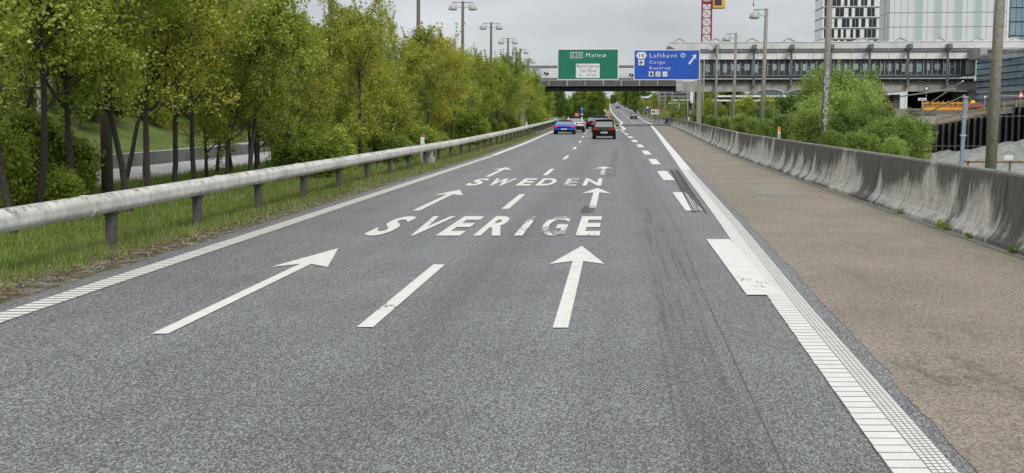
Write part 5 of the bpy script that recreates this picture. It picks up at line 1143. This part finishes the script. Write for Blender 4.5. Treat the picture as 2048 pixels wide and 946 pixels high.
# ------------------------------------------------------------------ cars (local: x right, y forward, z up, origin under the middle)
def loft(rings, closed=True):
    mb = MB(); n = len(rings[0]); 
    for r_ in rings: mb.v += [tuple(v) for v in r_]
    for i in range(len(rings)-1):
        for k in range(n): mb.f.append((i*n+k, i*n+(k+1) % n, (i+1)*n+(k+1) % n, (i+1)*n+k))
    mb.f.append(tuple(range(n))[::-1]); mb.f.append(tuple((len(rings)-1)*n+k for k in range(n))); return mb
def sect(y, hw, z0, z1, shoulder=.1, tuck=.08):
    h = z1-z0
    pts = [(hw-tuck, z0), (hw-.02, z0+h*.18), (hw, z0+h*.42), (hw-.01, z0+h*.68), (hw-.045, z0+h*.88), (hw-.045-shoulder, z1)]
    return [Vector((-x, y, z)) for x, z in pts]+[Vector((x, y, z)) for x, z in pts[::-1]]
def car(name, label, paintm, x, y, z, rot=0, W=1.8, L=4.3, Hh=1.5, belt=.95, rear='hatch', roofm=None, lens='lens', trim_h=.42, roofw=.60, lights='wide', pitch=0.):
    o = empty(name, (x, y, z), rot, label, 'car', 'cars on the road'); o.rotation_euler.x = pitch; hw = W/2; y0, y1 = -L/2, L/2
    bz = belt; rb = bz-(.02 if rear != 'coupe' else 0)
    secs = [sect(y0+.02, hw-.16, .36, rb-.14, .22), sect(y0+.10, hw-.07, .28, rb-.05, .16), sect(y0+.35, hw-.01, .24, rb, .13), sect(y0+.8, hw, .22, bz), sect(0, hw-.005, .22, bz), sect(y1-1.3, hw, .22, bz-.03), sect(y1-.5, hw-.03, .24, bz-.15, .2), sect(y1-.12, hw-.1, .28, bz-.24, .25), sect(y1, hw-.25, .36, bz-.34, .3)]
    body = loft(secs).build('body', paintm, o, True, bevel=.0)
    # cabin: dark glass volume carried by pillars and roof
    rt_ = Hh-.05; rw = hw*roofw+.12
    ry0 = y0+(.34 if rear == 'hatch' else .55 if rear == 'suv' else .95 if rear == 'sedan' else 1.0); ry1 = y0+(.06 if rear == 'suv' else .10 if rear == 'hatch' else .45 if rear == 'sedan' else .35)
    if rear == 'suv': ry0, ry1 = y0+.42, y0+.12
    fy0, fy1 = y1-1.95, y1-1.25
    bw = hw-.13
    c = [(-bw, ry1, bz-.04), (bw, ry1, bz-.04), (bw, fy1, bz-.06), (-bw, fy1, bz-.06), (-rw, ry0, rt_), (rw, ry0, rt_), (rw, fy0, rt_), (-rw, fy0, rt_)]
    MB().hexa(c).build('window_glass', M['car_glass'], o)
    V8 = [Vector(q_) for q_ in c]
    pm = MB()
    for a, b in ((0, 4), (1, 5), (2, 6), (3, 7)):
        sx = -1 if V8[a].x < 0 else 1; A, B_ = V8[a]+Vector((sx*.012, 0, -.02)), V8[b]+Vector((sx*.012, 0, .01)); wd_ = .13 if a < 2 else .08; iy = 1 if a < 2 else -1
        A2, B2 = A+Vector((-sx*wd_*.75, 0, 0)), B_+Vector((-sx*wd_*.9, 0, 0)); e2_ = Vector((0, -iy*.015, 0))
        pm.hexa([A+e2_, A2+e2_, A2+Vector((0, iy*.1, 0)), A+Vector((0, iy*wd_*2, 0)), B_+e2_, B2+e2_, B2+Vector((0, iy*.1, 0)), B_+Vector((0, iy*wd_*2, 0))])
    pm.build('pillars', paintm, o)
    rm = roofm or paintm
    rings = [[Vector((-rw-.0, yy_, rt_-.015)), Vector((-rw+.03, yy_, rt_+.035+cz)), Vector((0, yy_, rt_+.06+cz)), Vector((rw-.03, yy_, rt_+.035+cz)), Vector((rw, yy_, rt_-.015))] for yy_, cz in ((ry0-.10, -.035), (ry0+.15, -.005), ((ry0+fy0)/2, 0), (fy0-.1, -.01), (fy0+.08, -.04))]
    loft(rings).build('roof', rm, o, True)
    if rear in ('hatch', 'suv'): MB().box(-rw+.05, rw-.05, ry0-.2, ry0-.08, rt_+.008, rt_+.03).build('roof_spoiler', paintm if not roofm else roofm, o, bevel=.01)
    MB().tube([(0, ry0+.2, rt_+.05), (0, ry0+.05, rt_+.17)], .012, 5).build('antenna', M['car_trim'], o)
    # rear face
    MB().add([(-hw+.05, y0-.02, .22), (hw-.05, y0-.02, .22), (hw-.02, y0-.02, trim_h), (-hw+.02, y0-.02, trim_h), (-hw+.03, y0+.3, .22), (hw-.03, y0+.3, .22), (hw+.005, y0+.3, trim_h), (-hw-.005, y0+.3, trim_h)], [(0, 1, 2, 3), (1, 5, 6, 2), (4, 0, 3, 7), (3, 2, 6, 7), (0, 4, 5, 1)]).build('bumper', M['car_trim'], o)
    zt_ = rb-.2; lw = .42 if lights == 'wide' else .3
    for s_ in (-1, 1):
        pts = [(s_*(hw-.03), y0+.16, zt_-.01), (s_*(hw-.14), y0-.015, zt_-.03), (s_*(hw-.14-lw), y0-.015, zt_+.0), (s_*(hw-.14-lw), y0-.015, zt_+.045), (s_*(hw-.14), y0-.012, zt_+.07), (s_*(hw-.03), y0+.16, zt_+.10)]
        f_ = [(0, 1, 4, 5), (1, 2, 3, 4)] if s_ > 0 else [(5, 4, 1, 0), (4, 3, 2, 1)]
        MB().add(pts, f_).add([(p_[0]*.98, p_[1]+.06, p_[2]) for p_ in pts], f_).build('tail_light', M[lens], o)
        mr_ = MB().add([(s_*(hw-.02), .55, bz-.02), (s_*(hw+.06), .55, bz), (s_*(hw+.19), .52, bz+.0), (s_*(hw+.19), .52, bz+.13), (s_*(hw+.03), .55, bz+.13), (s_*(hw-.02), .66, bz-.02), (s_*(hw+.06), .66, bz), (s_*(hw+.19), .64, bz), (s_*(hw+.19), .64, bz+.13), (s_*(hw+.03), .66, bz+.13)],
                       [(0, 1, 2, 3, 4), (9, 8, 7, 6, 5), (0, 5, 6, 1), (1, 6, 7, 2), (2, 7, 8, 3), (3, 8, 9, 4), (4, 9, 5, 0)]); mr_.build('mirror', M['car_trim'], o)
    if rear == 'hatch': MB().box(-hw+.5, hw-.5, y0-.014, y0+.05, zt_+.0, zt_+.018).build('light_bar', M['lens'], o)
    pl_ = MB().box(-.26, .26, y0-.035, y0-.022, trim_h+.03 if rear != 'coupe' else trim_h+.02, trim_h+.14).build('number_plate', M['plate'], o)
    dm = MB()
    for k in range(7): dm.box(-.21+k*.062, -.18+k*.062, y0-.038, y0-.0355, trim_h+.055, trim_h+.115)
    dm.build('plate_marks', M['sign_black'], pl_)
    for yy_ in (y0+.8, y1-.85):
        for s_ in (-1, 1):
            r_ = .33 if rear != 'suv' else .36; t_ = MB().tube([(s_*(hw-.25), yy_, r_), (s_*(hw-.01), yy_, r_)], r_, 20).build('wheel', M['tyre'], o); MB().tube([(s_*(hw-.03), yy_, r_), (s_*(hw+.004), yy_, r_)], r_*.64, 14).build('rim', M['rim'], t_)
    return o
def place(px, py, d, zf=gz): return P(px, py, d).x, d, zf(AY(0, d))
x, y, z = place(1208, 279, 98); black = car('hatchback_car', 'nearest black hatchback driving away in the right lane', M['car_black'], x, y+2.1, z, 0, 1.82, 4.25, 1.52, .96)
MB().box(-.13, .13, -2.14, -2.10, .74, .78).build('tailgate_grip', M['rim'], black)
x, y, z = place(1128, 268, 116.5); bc = car('sports_car', 'low bright blue sports coupe driving away in the left lane', M['car_blue'], x, y+2.3, z, 0, 1.95, 4.69, 1.30, .90, 'coupe', M['car_black'], 'lens_lit', .40, .50)
MB().box(-.62, .62, -2.375, -2.30, .60, .68).build('rear_grille', M['car_trim'], bc); MB().box(-.5, .5, -1.6, -1.2, .90, .935).build('engine_cover', M['car_black'], bc)
for s_ in (-1, 1): MB().add([(s_*.60, -1.9, .90), (s_*.90, -1.9, .86), (s_*.50, -.6, 1.24), (s_*.66, -.6, 1.16)], [(0, 1, 3, 2) if s_ > 0 else (2, 3, 1, 0)]).build('buttress', M['car_blue'], bc)
x, y, z = place(1150, 263, 128); car('white_car', 'white sport utility car half hidden behind the blue coupe', M['car_white'], x, y+2.2, z, 0, 1.86, 4.4, 1.60, 1.08, 'suv', M['car_black'], 'lens', .62, .62)
x, y, z = place(1203, 268, 128); car('dark_hatchback', 'dark car directly ahead of the nearest black hatchback', M['car_grey'], x-.1, y+2.1, z, 0, 1.82, 4.3, 1.62, 1.0, 'suv', None, 'lens_lit')
x, y, z = place(1186.5, 257, 150); car('black_car', 'black car left of the dark car, half hidden behind the hatchbacks', M['car_black'], x, y+2.1, z, 0, 1.8, 4.4, 1.55, .98, 'hatch', None, 'lens')
x = P(1267.6, 237, 350).x; car('ramp_van', 'tall black people carrier climbing the exit ramp', M['car_black'], x, 352, rz(348.5)+.02, 0, 1.85, 4.5, 1.80, 1.05, 'suv', None, 'lens', .5, .66, pitch=R(.6))
x = P(1236, 217, 580).x; car('ramp_car', 'far dark reddish car near the top of the ramp', simple('dark_maroon_paint', (.03, .012, .016), .3), x, 583, rz(577)+.02, 0, 2.1, 4.6, 1.75, 1.0, 'sedan', None, 'lens', .42, .6, pitch=R(1))
